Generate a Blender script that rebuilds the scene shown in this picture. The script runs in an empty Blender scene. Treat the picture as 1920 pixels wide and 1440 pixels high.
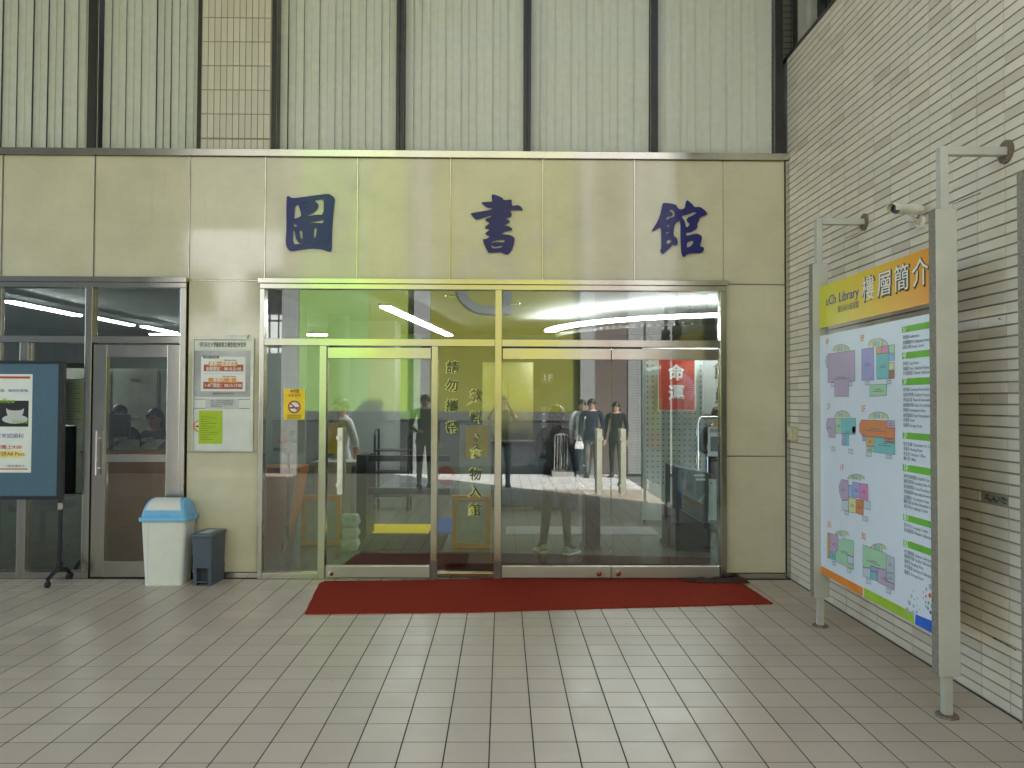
import bpy, bmesh, math, random
from mathutils import Vector, Matrix, Euler

random.seed(11)
R = math.radians
scene = bpy.context.scene
col = scene.collection

# ------------------------------------------------------------------ camera
cam_data = bpy.data.cameras.new('camera')
cam_data.sensor_fit = 'HORIZONTAL'
cam_data.sensor_width = 36.0
cam_data.lens = 26.94
cam_data.clip_start = 0.02
cam_data.clip_end = 2000.0
cam = bpy.data.objects.new('camera', cam_data)
col.objects.link(cam)
PITCH, YAW, ROLL = 0.0223, 0.01193, 0.004255
_f = Vector((math.sin(YAW) * math.cos(PITCH), math.cos(YAW) * math.cos(PITCH), math.sin(PITCH)))
_r = Vector((math.cos(YAW), -math.sin(YAW), 0.0))
_u = _r.cross(_f)
_r, _u = _r * math.cos(ROLL) + _u * math.sin(ROLL), _u * math.cos(ROLL) - _r * math.sin(ROLL)
_m = Matrix((_r, _u, -_f)).transposed().to_4x4()
_m.translation = Vector((0.056, -7.135, 1.643))
cam.matrix_world = _m
scene.camera = cam

# ------------------------------------------------------------------ sky, sun, exposure
SUN_EL = R(40.0)
_pl = Vector((-0.725, -0.689, 0.0)).normalized()      # sunlight comes over the right shoulder of the library and travels to -x, -y
sd = Vector((_pl.x * math.cos(SUN_EL), _pl.y * math.cos(SUN_EL), -math.sin(SUN_EL)))
world = bpy.data.worlds.new('World')
scene.world = world
world.use_nodes = True
nt = world.node_tree
nt.nodes.clear()
sky = nt.nodes.new('ShaderNodeTexSky')
sky.sky_type = 'NISHITA'
sky.sun_disc = False
sky.sun_elevation = SUN_EL
sky.sun_rotation = math.atan2(-sd.x, -sd.y)
sky.air_density = 1.0
sky.dust_density = 1.0
sky.ozone_density = 1.0
bg = nt.nodes.new('ShaderNodeBackground')
bg.inputs['Strength'].default_value = 0.15
wo = nt.nodes.new('ShaderNodeOutputWorld')
nt.links.new(sky.outputs[0], bg.inputs[0])
nt.links.new(bg.outputs[0], wo.inputs[0])
sun_data = bpy.data.lights.new('sun', 'SUN')
sun_data.energy = 4.0
sun_data.angle = R(0.53)
sun_data.color = (1.0, 0.95, 0.915)
sun = bpy.data.objects.new('sun', sun_data)
col.objects.link(sun)
sun.rotation_euler = sd.to_track_quat('-Z', 'Y').to_euler()
sun.location = (12, 6, 16)

vs = scene.view_settings
scene.display_settings.display_device = 'sRGB'
vs.view_transform = 'Standard'
vs.look = 'None'
vs.gamma = 1.0
vs.use_curve_mapping = False
vs.exposure = 2.48

cy = scene.cycles
cy.max_bounces = 14
cy.diffuse_bounces = 7
cy.glossy_bounces = 6
cy.transparent_max_bounces = 24
cy.transmission_bounces = 8
cy.sample_clamp_indirect = 6.0
cy.caustics_reflective = False
cy.caustics_refractive = False
cy.use_denoising = True

# ------------------------------------------------------------------ materials
M = {}


def nodes(name):
    m = bpy.data.materials.new(name)
    m.use_nodes = True
    t = m.node_tree
    b = t.nodes['Principled BSDF']
    M[name] = m
    return m, t, b


def ramp_mix(t, fac, a, b):
    x = t.nodes.new('ShaderNodeMix')
    x.data_type = 'RGBA'
    t.links.new(fac, x.inputs['Factor'])
    for s, v in ((x.inputs[6], a), (x.inputs[7], b)):
        if isinstance(v, tuple):
            s.default_value = (*v, 1.0) if len(v) == 3 else v
        else:
            t.links.new(v, s)
    return x.outputs[2]


def noise(t, scale, detail=4.0, vec=None, rough=0.55):
    n = t.nodes.new('ShaderNodeTexNoise')
    n.inputs['Scale'].default_value = scale
    n.inputs['Detail'].default_value = detail
    n.inputs['Roughness'].default_value = rough
    if vec is not None:
        t.links.new(vec, n.inputs['Vector'])
    return n.outputs['Fac']


def maprange(t, v, a, b, c=0.0, d=1.0):
    n = t.nodes.new('ShaderNodeMapRange')
    n.inputs[1].default_value = a
    n.inputs[2].default_value = b
    n.inputs[3].default_value = c
    n.inputs[4].default_value = d
    t.links.new(v, n.inputs[0])
    return n.outputs[0]


def coords(t, kind='Object', scale=(1, 1, 1), rot=(0, 0, 0)):
    tc = t.nodes.new('ShaderNodeTexCoord')
    mp = t.nodes.new('ShaderNodeMapping')
    mp.inputs['Scale'].default_value = scale
    mp.inputs['Rotation'].default_value = rot
    t.links.new(tc.outputs[kind], mp.inputs[0])
    return mp.outputs[0]


def world_pos(t, scale=(1, 1, 1), rot=(0, 0, 0)):
    g = t.nodes.new('ShaderNodeNewGeometry')
    mp = t.nodes.new('ShaderNodeMapping')
    mp.inputs['Scale'].default_value = scale
    mp.inputs['Rotation'].default_value = rot
    t.links.new(g.outputs['Position'], mp.inputs[0])
    return mp.outputs[0]


def bump(t, b, h, strength=0.2, dist=0.002):
    n = t.nodes.new('ShaderNodeBump')
    n.inputs['Strength'].default_value = strength
    n.inputs['Distance'].default_value = dist
    t.links.new(h, n.inputs['Height'])
    t.links.new(n.outputs[0], b.inputs['Normal'])


def piece_random(t):
    """a value per loose piece: the object's own random, or the island's inside a joined mesh"""
    oi = t.nodes.new('ShaderNodeObjectInfo')
    g = t.nodes.new('ShaderNodeNewGeometry')
    a = t.nodes.new('ShaderNodeMath')
    a.operation = 'ADD'
    t.links.new(oi.outputs['Random'], a.inputs[0])
    t.links.new(g.outputs['Random Per Island'], a.inputs[1])
    f = t.nodes.new('ShaderNodeMath')
    f.operation = 'FRACT'
    t.links.new(a.outputs[0], f.inputs[0])
    return f.outputs[0]


def rough_span(r, a, b):
    """keep a material wholly sharp or wholly satin"""
    lo, hi = max(0.02, r - a), min(1.0, r + b)
    if lo < 0.29 < hi:
        if r < 0.25:
            lo, hi = max(0.02, 0.26 - a - b), 0.26
        else:
            lo, hi = 0.30, 0.30 + a + b
    return lo, hi


def plain(name, c, rough=0.5, metal=0.0, spec=0.5, var=0.12, scale=9.0, bmp=0.0, emit=None, emit_s=0.0, coat=0.0):
    """plain material with a little uneven tone so that nothing is perfectly flat"""
    m, t, b = nodes(name)
    p = world_pos(t)
    n = noise(t, scale, 5.0, p)
    dark = tuple(x * (1.0 - var) for x in c)
    lite = tuple(min(1.0, x * (1.0 + var)) for x in c)
    t.links.new(ramp_mix(t, maprange(t, n, 0.3, 0.7), dark, lite), b.inputs['Base Color'])
    b.inputs['Metallic'].default_value = metal
    b.inputs['Specular IOR Level'].default_value = spec
    t.links.new(maprange(t, noise(t, scale * 2.3, 3.0, p), 0.3, 0.7, *rough_span(rough, 0.05, 0.07)), b.inputs['Roughness'])
    b.inputs['Coat Weight'].default_value = coat
    if bmp:
        bump(t, b, noise(t, scale * 12, 4.0, p), bmp)
    if emit:
        b.inputs['Emission Color'].default_value = (*emit, 1)
        b.inputs['Emission Strength'].default_value = emit_s
    return m


def tile_mat(name, base, alt, alt_amount, rough, dirt=0.25, spec=0.5, scuff=0.0):
    m, t, b = nodes(name)
    rnd = piece_random(t)
    p = world_pos(t)
    c0 = ramp_mix(t, rnd, tuple(x * 0.93 for x in base), tuple(min(1, x * 1.07) for x in base))
    lim = t.nodes.new('ShaderNodeMath')
    lim.operation = 'GREATER_THAN'
    lim.inputs[1].default_value = 1.0 - alt_amount
    # a second random from the first one
    mul = t.nodes.new('ShaderNodeMath')
    mul.operation = 'MULTIPLY'
    mul.inputs[1].default_value = 37.7
    t.links.new(rnd, mul.inputs[0])
    fr = t.nodes.new('ShaderNodeMath')
    fr.operation = 'FRACT'
    t.links.new(mul.outputs[0], fr.inputs[0])
    t.links.new(fr.outputs[0], lim.inputs[0])
    c1 = ramp_mix(t, lim.outputs[0], c0, alt)
    big = maprange(t, noise(t, 1.3, 6.0, p, 0.65), 0.42, 0.72)
    fine = maprange(t, noise(t, 60.0, 3.0, p), 0.35, 0.7)
    dm = t.nodes.new('ShaderNodeMath')
    dm.operation = 'MULTIPLY'
    dm.inputs[1].default_value = dirt
    t.links.new(big, dm.inputs[0])
    c2 = ramp_mix(t, dm.outputs[0], c1, tuple(x * 0.72 for x in base))
    fm = t.nodes.new('ShaderNodeMath')
    fm.operation = 'MULTIPLY'
    fm.inputs[1].default_value = 0.10
    t.links.new(fine, fm.inputs[0])
    c3 = ramp_mix(t, fm.outputs[0], c2, tuple(x * 0.6 for x in base))
    if scuff:
        c3 = ramp_mix(t, maprange(t, noise(t, 9.0, 3.0, p, 0.6), 0.70, 0.76, 0.0, scuff), c3, tuple(x * 0.5 for x in base))
        c3 = ramp_mix(t, maprange(t, noise(t, 2.6, 3.0, world_pos(t, (0.5, 6.0, 1.0), (0, 0, 0.5))), 0.62, 0.75, 0.0, scuff * 0.3), c3, tuple(x * 0.7 for x in base))
    t.links.new(c3, b.inputs['Base Color'])
    t.links.new(maprange(t, noise(t, 5.0, 5.0, p), 0.3, 0.7, *rough_span(rough, 0.05, 0.09)), b.inputs['Roughness'])
    b.inputs['Specular IOR Level'].default_value = spec
    bump(t, b, noise(t, 25.0, 3.0, p), 0.03, 0.002)
    return m


# floor, walls
tile_mat('floor_tile', (0.515, 0.415, 0.315), (0.49, 0.40, 0.308), 0.25, 0.30, 0.12, scuff=0.5)
plain('grout_dark', (0.030, 0.027, 0.022), 0.85, var=0.25, scale=6)
tile_mat('wall_tile', (0.74, 0.655, 0.54), (0.62, 0.53, 0.43), 0.07, 0.30, 0.12)
plain('wall_grout', (0.30, 0.275, 0.225), 0.85, var=0.25, scale=5)
tile_mat('pillar_tile', (0.55, 0.51, 0.41), (0.52, 0.485, 0.39), 0.2, 0.34, 0.10)
plain('pillar_grout', (0.27, 0.235, 0.17), 0.85)
plain('broken_tile', (0.09, 0.088, 0.085), 0.9, var=0.5, scale=40, bmp=0.5)


def stone_mat():
    m, t, b = nodes('cladding_stone')
    p = world_pos(t)
    p2 = world_pos(t, (1.0, 1.0, 3.0), (0, 0.5, 0))
    rnd = piece_random(t)
    c = ramp_mix(t, maprange(t, noise(t, 2.2, 7.0, p, 0.62), 0.32, 0.7), (0.53, 0.485, 0.345), (0.645, 0.59, 0.43))
    c = ramp_mix(t, maprange(t, noise(t, 7.0, 5.0, p2, 0.7), 0.48, 0.78, 0.0, 0.55), c, (0.62, 0.60, 0.42))
    c = ramp_mix(t, maprange(t, noise(t, 140.0, 2.0, p), 0.55, 0.75, 0.0, 0.14), c, (0.36, 0.34, 0.18))
    c = ramp_mix(t, maprange(t, rnd, 0.0, 1.0, 0.0, 0.10), c, (0.40, 0.38, 0.22))
    c = ramp_mix(t, maprange(t, noise(t, 3.0, 5.0, world_pos(t, (5.0, 1.0, 0.35)), 0.6), 0.58, 0.80, 0.0, 0.22), c, (0.36, 0.35, 0.25))
    c = ramp_mix(t, maprange(t, noise(t, 16.0, 2.0, p), 0.755, 0.80, 0.0, 0.5), c, (0.18, 0.17, 0.13))
    t.links.new(c, b.inputs['Base Color'])
    t.links.new(maprange(t, noise(t, 3.0, 4.0, p), 0.3, 0.7, 0.045, 0.10), b.inputs['Roughness'])
    b.inputs['IOR'].default_value = 1.70
    bump(t, b, noise(t, 1.7, 2.0, p), 0.02, 0.01)


stone_mat()


def steel_mat(name, c, rough, stretch, grain=None):
    m, t, b = nodes(name)
    p = world_pos(t, stretch)
    n = noise(t, 30.0, 4.0, p)
    t.links.new(ramp_mix(t, maprange(t, n, 0.3, 0.7), tuple(x * 0.90 for x in c), c), b.inputs['Base Color'])
    b.inputs['Metallic'].default_value = 1.0
    t.links.new(maprange(t, noise(t, 4.0, 4.0, world_pos(t)), 0.3, 0.7, *rough_span(rough, 0.04, 0.06)), b.inputs['Roughness'])
    bump(t, b, n, 0.015, 0.0004)
    if grain:
        b.inputs['Anisotropic'].default_value = 0.75
        cx = t.nodes.new('ShaderNodeCombineXYZ')
        for i in range(3):
            cx.inputs[i].default_value = grain[i]
        t.links.new(cx.outputs[0], b.inputs['Tangent'])


steel_mat('steel_v', (0.55, 0.53, 0.47), 0.19, (8, 8, 0.25), (0, 0, 1))
steel_mat('steel_h', (0.55, 0.53, 0.47), 0.19, (0.25, 8, 8), (0, 0, 1))
steel_mat('steel_dull', (0.55, 0.53, 0.47), 0.48, (0.25, 8, 8))
steel_mat('steel_polished', (0.75, 0.74, 0.70), 0.10, (1, 1, 1))
steel_mat('elevator_steel', (0.62, 0.58, 0.40), 0.16, (3, 3, 0.3))
plain('handle_alloy', (0.80, 0.77, 0.66), 0.42, metal=0.25, var=0.08, scale=20)
plain('frame_brown', (0.022, 0.018, 0.016), 0.42, var=0.2)
plain('frame_pale', (0.40, 0.39, 0.33), 0.45)
plain('post_paint', (0.48, 0.47, 0.42), 0.45, var=0.10, scale=3, bmp=0.05)


def rusty(name, c, rust, lo, hi):
    m, t, b = nodes(name)
    p = world_pos(t)
    f = maprange(t, noise(t, 70.0, 6.0, p, 0.7), lo, hi)
    t.links.new(ramp_mix(t, f, c, rust), b.inputs['Base Color'])
    b.inputs['Roughness'].default_value = 0.6
    bump(t, b, noise(t, 80.0, 4.0, p), 0.3, 0.002)


rusty('post_edge', (0.27, 0.25, 0.205), (0.17, 0.135, 0.105), 0.40, 0.65)
rusty('base_plate', (0.22, 0.19, 0.15), (0.14, 0.07, 0.04), 0.40, 0.60)


def glass_mat(name, refl, tint, rough=0.0, ior=1.45):
    """thin coated glazing: part mirror, part clear"""
    m = bpy.data.materials.new(name)
    m.use_nodes = True
    t = m.node_tree
    t.nodes.clear()
    out = t.nodes.new('ShaderNodeOutputMaterial')
    tr = t.nodes.new('ShaderNodeBsdfTransparent')
    tr.inputs[0].default_value = (*tint, 1)
    gl = t.nodes.new('ShaderNodeBsdfGlossy')
    gl.inputs['Color'].default_value = (0.98, 0.99, 1.0, 1)
    gl.inputs['Roughness'].default_value = rough
    fr = t.nodes.new('ShaderNodeFresnel')
    fr.inputs['IOR'].default_value = ior
    mr = maprange(t, fr.outputs[0], 0.0, 1.0, refl, 1.0)
    mx = t.nodes.new('ShaderNodeMixShader')
    t.links.new(mr, mx.inputs[0])
    t.links.new(tr.outputs[0], mx.inputs[1])
    t.links.new(gl.outputs[0], mx.inputs[2])
    t.links.new(mx.outputs[0], out.inputs[0])
    M[name] = m


glass_mat('door_glass', 0.062, (0.84, 0.88, 0.84))
glass_mat('upper_glass', 0.0, (0.97, 0.97, 0.94), ior=1.14)
glass_mat('film_green', 0.0, (0.42, 0.55, 0.50))
glass_mat('clear_glass', 0.0, (0.95, 0.97, 0.96))

plain('blind', (0.75, 0.755, 0.745), 0.75, var=0.05, scale=14)
plain('rug_red', (0.285, 0.030, 0.013), 0.95, spec=0.1, var=0.16, scale=50, bmp=0.8)
plain('mat_brown', (0.075, 0.042, 0.034), 0.95, spec=0.1, var=0.25, scale=40, bmp=0.8)
plain('letter_navy', (0.013, 0.015, 0.13), 0.10, spec=0.35, var=0.1)
plain('letter_highlight', (0.62, 0.62, 0.55), 0.4)
plain('white_plastic', (0.72, 0.73, 0.66), 0.38, var=0.04)
plain('cream_flap', (0.66, 0.66, 0.60), 0.42, var=0.04)
plain('blue_plastic', (0.18, 0.46, 0.74), 0.35, var=0.05)
plain('gray_plastic', (0.075, 0.098, 0.13), 0.42, var=0.08, bmp=0.05)
plain('black_plastic', (0.018, 0.018, 0.02), 0.4)
plain('black_metal', (0.016, 0.017, 0.022), 0.38, var=0.1)
plain('rubber', (0.02, 0.02, 0.02), 0.8)
plain('felt_blue', (0.10, 0.165, 0.225), 0.95, spec=0.1, var=0.10, scale=70, bmp=0.4)
plain('paper', (0.76, 0.76, 0.72), 0.6, var=0.03)
plain('paper_gray', (0.52, 0.53, 0.52), 0.5, var=0.05)
plain('board_white', (0.66, 0.68, 0.64), 0.35, var=0.05)
plain('silver_card', (0.36, 0.35, 0.38), 0.30, metal=0.6, var=0.35, scale=3)
plain('alu_frame', (0.60, 0.60, 0.55), 0.35, metal=0.5)
plain('cctv_white', (0.72, 0.70, 0.60), 0.4)
plain('cream_box', (0.58, 0.52, 0.32), 0.45)
plain('ink_black', (0.012, 0.012, 0.012), 0.5)
plain('ink_text', (0.27, 0.29, 0.32), 0.5)
plain('ink_gray', (0.16, 0.17, 0.19), 0.5)
plain('ink_white', (0.80, 0.80, 0.78), 0.5, var=0.02)
plain('ink_navy', (0.03, 0.035, 0.16), 0.5)
plain('ink_blue', (0.10, 0.12, 0.42), 0.5)
plain('ink_red', (0.52, 0.06, 0.03), 0.5)
plain('ink_redbar', (0.42, 0.09, 0.055), 0.5)
plain('ink_orange', (0.72, 0.30, 0.08), 0.5)
plain('ink_orange2', (0.80, 0.25, 0.03), 0.45)
plain('ink_green', (0.16, 0.46, 0.045), 0.45)
plain('ink_lime', (0.32, 0.52, 0.03), 0.45)
plain('ink_blue2', (0.015, 0.12, 0.62), 0.45)
plain('ink_yellow', (0.85, 0.60, 0.02), 0.45)
plain('ink_paleyellow', (0.72, 0.70, 0.22), 0.6)
plain('ink_darkgreen', (0.035, 0.055, 0.012), 0.5)
plain('ink_brown', (0.035, 0.012, 0.008), 0.4)
plain('panel_white', (0.70, 0.75, 0.84), 0.28, var=0.02)
plain('lime_paper', (0.38, 0.52, 0.015), 0.35, var=0.08)
plain('clear_tape', (0.75, 0.77, 0.72), 0.15)
for k, c in dict(lilac=(0.50, 0.38, 0.54), purple=(0.38, 0.36, 0.66), teal=(0.20, 0.52, 0.54), orange=(0.66, 0.40, 0.16),
                 pink=(0.66, 0.26, 0.50), green=(0.38, 0.62, 0.42), blue=(0.36, 0.50, 0.78), yellow=(0.68, 0.68, 0.36),
                 brown=(0.44, 0.19, 0.11), brown2=(0.46, 0.28, 0.17), rust=(0.68, 0.24, 0.10), white=(0.55, 0.62, 0.70), bay=(0.45, 0.52, 0.58),
                 dome=(0.55, 0.60, 0.36), dot_gray=(0.40, 0.43, 0.50), dot_red=(0.72, 0.12, 0.03), dot_green=(0.10, 0.48, 0.10),
                 dot_blue=(0.02, 0.10, 0.45)).items():
    plain('print_' + k, c, 0.3, var=0.03)


def header_mat():
    m, t, b = nodes('header_print')
    tc = t.nodes.new('ShaderNodeTexCoord')
    sp = t.nodes.new('ShaderNodeSeparateXYZ')
    t.links.new(tc.outputs['Object'], sp.inputs[0])
    r = t.nodes.new('ShaderNodeValToRGB')
    r.color_ramp.elements[0].color = (0.62, 0.60, 0.015, 1)
    r.color_ramp.elements[1].color = (0.78, 0.27, 0.012, 1)
    e = r.color_ramp.elements.new(0.5)
    e.color = (0.74, 0.48, 0.012, 1)
    t.links.new(maprange(t, sp.outputs[1], 0.0, -1.5), r.inputs[0])
    t.links.new(r.outputs[0], b.inputs['Base Color'])
    b.inputs['Roughness'].default_value = 0.3


header_mat()


def brick_mat(name, c1, c2, mortar, w, h, axes='xz', rough=0.45, mort=0.006, spec=0.5, off=0.0):
    """far tiling: too small in the picture to build one by one"""
    m, t, b = nodes(name)
    g = t.nodes.new('ShaderNodeNewGeometry')
    s = t.nodes.new('ShaderNodeSeparateXYZ')
    t.links.new(g.outputs['Position'], s.inputs[0])
    c = t.nodes.new('ShaderNodeCombineXYZ')
    ix = {'x': 0, 'y': 1, 'z': 2}
    t.links.new(s.outputs[ix[axes[0]]], c.inputs[0])
    t.links.new(s.outputs[ix[axes[1]]], c.inputs[1])
    br = t.nodes.new('ShaderNodeTexBrick')
    br.offset = off
    br.inputs['Color1'].default_value = (*c1, 1)
    br.inputs['Color2'].default_value = (*c2, 1)
    br.inputs['Mortar'].default_value = (*mortar, 1)
    br.inputs['Scale'].default_value = 1.0
    br.inputs['Brick Width'].default_value = w
    br.inputs['Row Height'].default_value = h
    br.inputs['Mortar Size'].default_value = mort
    br.inputs['Mortar Smooth'].default_value = 0.1
    t.links.new(c.outputs[0], br.inputs['Vector'])
    n = maprange(t, noise(t, 1.1, 5.0, world_pos(t)), 0.4, 0.75, 0.0, 0.25)
    t.links.new(ramp_mix(t, n, br.outputs['Color'], tuple(x * 0.7 for x in c1)), b.inputs['Base Color'])
    b.inputs['Roughness'].default_value = rough
    b.inputs['Specular IOR Level'].default_value = spec
    iv = t.nodes.new('ShaderNodeMath')
    iv.operation = 'SUBTRACT'
    iv.inputs[0].default_value = 1.0
    t.links.new(br.outputs['Fac'], iv.inputs[1])
    bump(t, b, iv.outputs[0], 0.4, 0.003)


brick_mat('far_tile_h', (0.33, 0.33, 0.31), (0.30, 0.30, 0.28), (0.12, 0.11, 0.10), 0.24, 0.061)
brick_mat('far_tile_v', (0.34, 0.34, 0.335), (0.32, 0.32, 0.31), (0.16, 0.16, 0.16), 0.055, 0.235)
brick_mat('far_dado', (0.07, 0.07, 0.077), (0.06, 0.06, 0.067), (0.025, 0.025, 0.025), 0.24, 0.061, mort=0.010)
brick_mat('indoor_floor', (0.13, 0.13, 0.10), (0.12, 0.12, 0.095), (0.10, 0.095, 0.085), 0.40, 0.40, axes='xy', rough=0.22)
brick_mat('court_floor', (0.55, 0.54, 0.50), (0.52, 0.51, 0.47), (0.18, 0.17, 0.15), 0.42, 0.42, axes='xy')
brick_mat('louvre_brown', (0.17, 0.115, 0.07), (0.15, 0.10, 0.06), (0.05, 0.035, 0.025), 3.0, 0.07)
plain('far_green', (0.27, 0.44, 0.12), 0.55, var=0.04, scale=1)
plain('far_yellow', (0.21, 0.205, 0.020), 0.55, var=0.04, scale=1)
plain('far_lime', (0.31, 0.38, 0.07), 0.55, var=0.04, scale=1)
plain('far_letter', (0.13, 0.14, 0.14), 0.5)
plain('far_white', (0.78, 0.77, 0.72), 0.7, var=0.05, scale=0.6)
plain('far_gray', (0.09, 0.09, 0.094), 0.6)
plain('far_brown', (0.13, 0.095, 0.08), 0.6)
plain('soffit', (0.62, 0.61, 0.56), 0.8, var=0.04, scale=1)
plain('concrete', (0.36, 0.35, 0.32), 0.9, var=0.12, scale=1)
plain('asphalt', (0.16, 0.155, 0.145), 0.9, var=0.15, scale=2)

# indoors
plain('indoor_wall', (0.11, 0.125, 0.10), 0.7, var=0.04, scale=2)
plain('indoor_gray', (0.30, 0.31, 0.29), 0.6, var=0.06, scale=2)
plain('indoor_dark', (0.06, 0.06, 0.06), 0.8)
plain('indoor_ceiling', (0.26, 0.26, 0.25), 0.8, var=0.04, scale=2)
plain('lamp_white', (0.8, 0.8, 0.8), 0.5, emit=(0.92, 0.97, 1.0), emit_s=8.0)
plain('lamp_office', (0.8, 0.8, 0.8), 0.5, emit=(0.92, 0.97, 1.0), emit_s=18.0)
plain('lamp_cool', (0.8, 0.8, 0.8), 0.5, emit=(0.80, 1.0, 0.96), emit_s=4.0)


def wood_mat(name, a, b_, rough=0.4, axis=(1.0, 1.0, 9.0)):
    m, t, b = nodes(name)
    p = world_pos(t, axis)
    n = noise(t, 3.0, 8.0, p, 0.7)
    t.links.new(ramp_mix(t, maprange(t, n, 0.3, 0.72), a, b_), b.inputs['Base Color'])
    b.inputs['Roughness'].default_value = rough
    bump(t, b, n, 0.1, 0.002)


wood_mat('wood_red', (0.40, 0.115, 0.018), (0.52, 0.175, 0.03))
wood_mat('wood_counter', (0.56, 0.19, 0.028), (0.68, 0.26, 0.045))
wood_mat('wood_orange', (0.74, 0.33, 0.03), (0.85, 0.42, 0.05))
wood_mat('wood_pale', (0.42, 0.27, 0.10), (0.52, 0.35, 0.14))
plain('backdrop_pale', (0.58, 0.58, 0.54), 0.45)
plain('inlay_gray', (0.18, 0.185, 0.17), 0.35)
tile_mat('sun_patch_tile', (0.76, 0.745, 0.70), (0.72, 0.705, 0.66), 0.2, 0.45, 0.10)  # sunlight brightness put into the tile colour
plain('gate_black', (0.022, 0.024, 0.027), 0.35)
plain('kiosk_slate', (0.055, 0.075, 0.09), 0.35)
plain('carpet_yellow', (0.55, 0.42, 0.02), 0.95, spec=0.1, scale=50)
plain('carpet_blue', (0.03, 0.07, 0.20), 0.95, spec=0.1, scale=50)
plain('carpet_black', (0.025, 0.022, 0.020), 0.95, spec=0.1, scale=50)
plain('bag_plastic', (0.62, 0.68, 0.60), 0.18, var=0.2, scale=20, bmp=0.6)
plain('poster_red', (0.50, 0.035, 0.018), 0.4)
plain('pegboard', (0.50, 0.55, 0.52), 0.6)
plain('skin', (0.52, 0.31, 0.21), 0.5, var=0.06)
plain('hair', (0.012, 0.010, 0.009), 0.45, var=0.3, scale=60)
plain('hair_brown', (0.045, 0.022, 0.012), 0.45, var=0.3, scale=60)
plain('cloth_black', (0.014, 0.014, 0.017), 0.9, spec=0.2, bmp=0.2)
plain('cloth_charcoal', (0.035, 0.036, 0.038), 0.9, spec=0.2, bmp=0.2)
plain('cloth_white', (0.66, 0.66, 0.63), 0.9, spec=0.2, bmp=0.2)
plain('cloth_gray', (0.14, 0.14, 0.14), 0.9, spec=0.2, bmp=0.2)
plain('cloth_navy', (0.015, 0.02, 0.045), 0.9, spec=0.2, bmp=0.2)
plain('cloth_denim', (0.07, 0.10, 0.16), 0.9, spec=0.2, bmp=0.2)
plain('cloth_olive', (0.10, 0.095, 0.06), 0.9, spec=0.2, bmp=0.2)
plain('cloth_red', (0.50, 0.05, 0.03), 0.8, spec=0.2, bmp=0.2)


def checker_mat():
    m, t, b = nodes('checker_canvas')
    ch = t.nodes.new('ShaderNodeTexChecker')
    ch.inputs['Scale'].default_value = 55.0
    ch.inputs['Color1'].default_value = (0.012, 0.012, 0.012, 1)
    ch.inputs['Color2'].default_value = (0.72, 0.70, 0.64, 1)
    t.links.new(coords(t, 'Object'), ch.inputs['Vector'])
    t.links.new(ch.outputs[0], b.inputs['Base Color'])
    b.inputs['Roughness'].default_value = 0.8


checker_mat()


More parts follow.
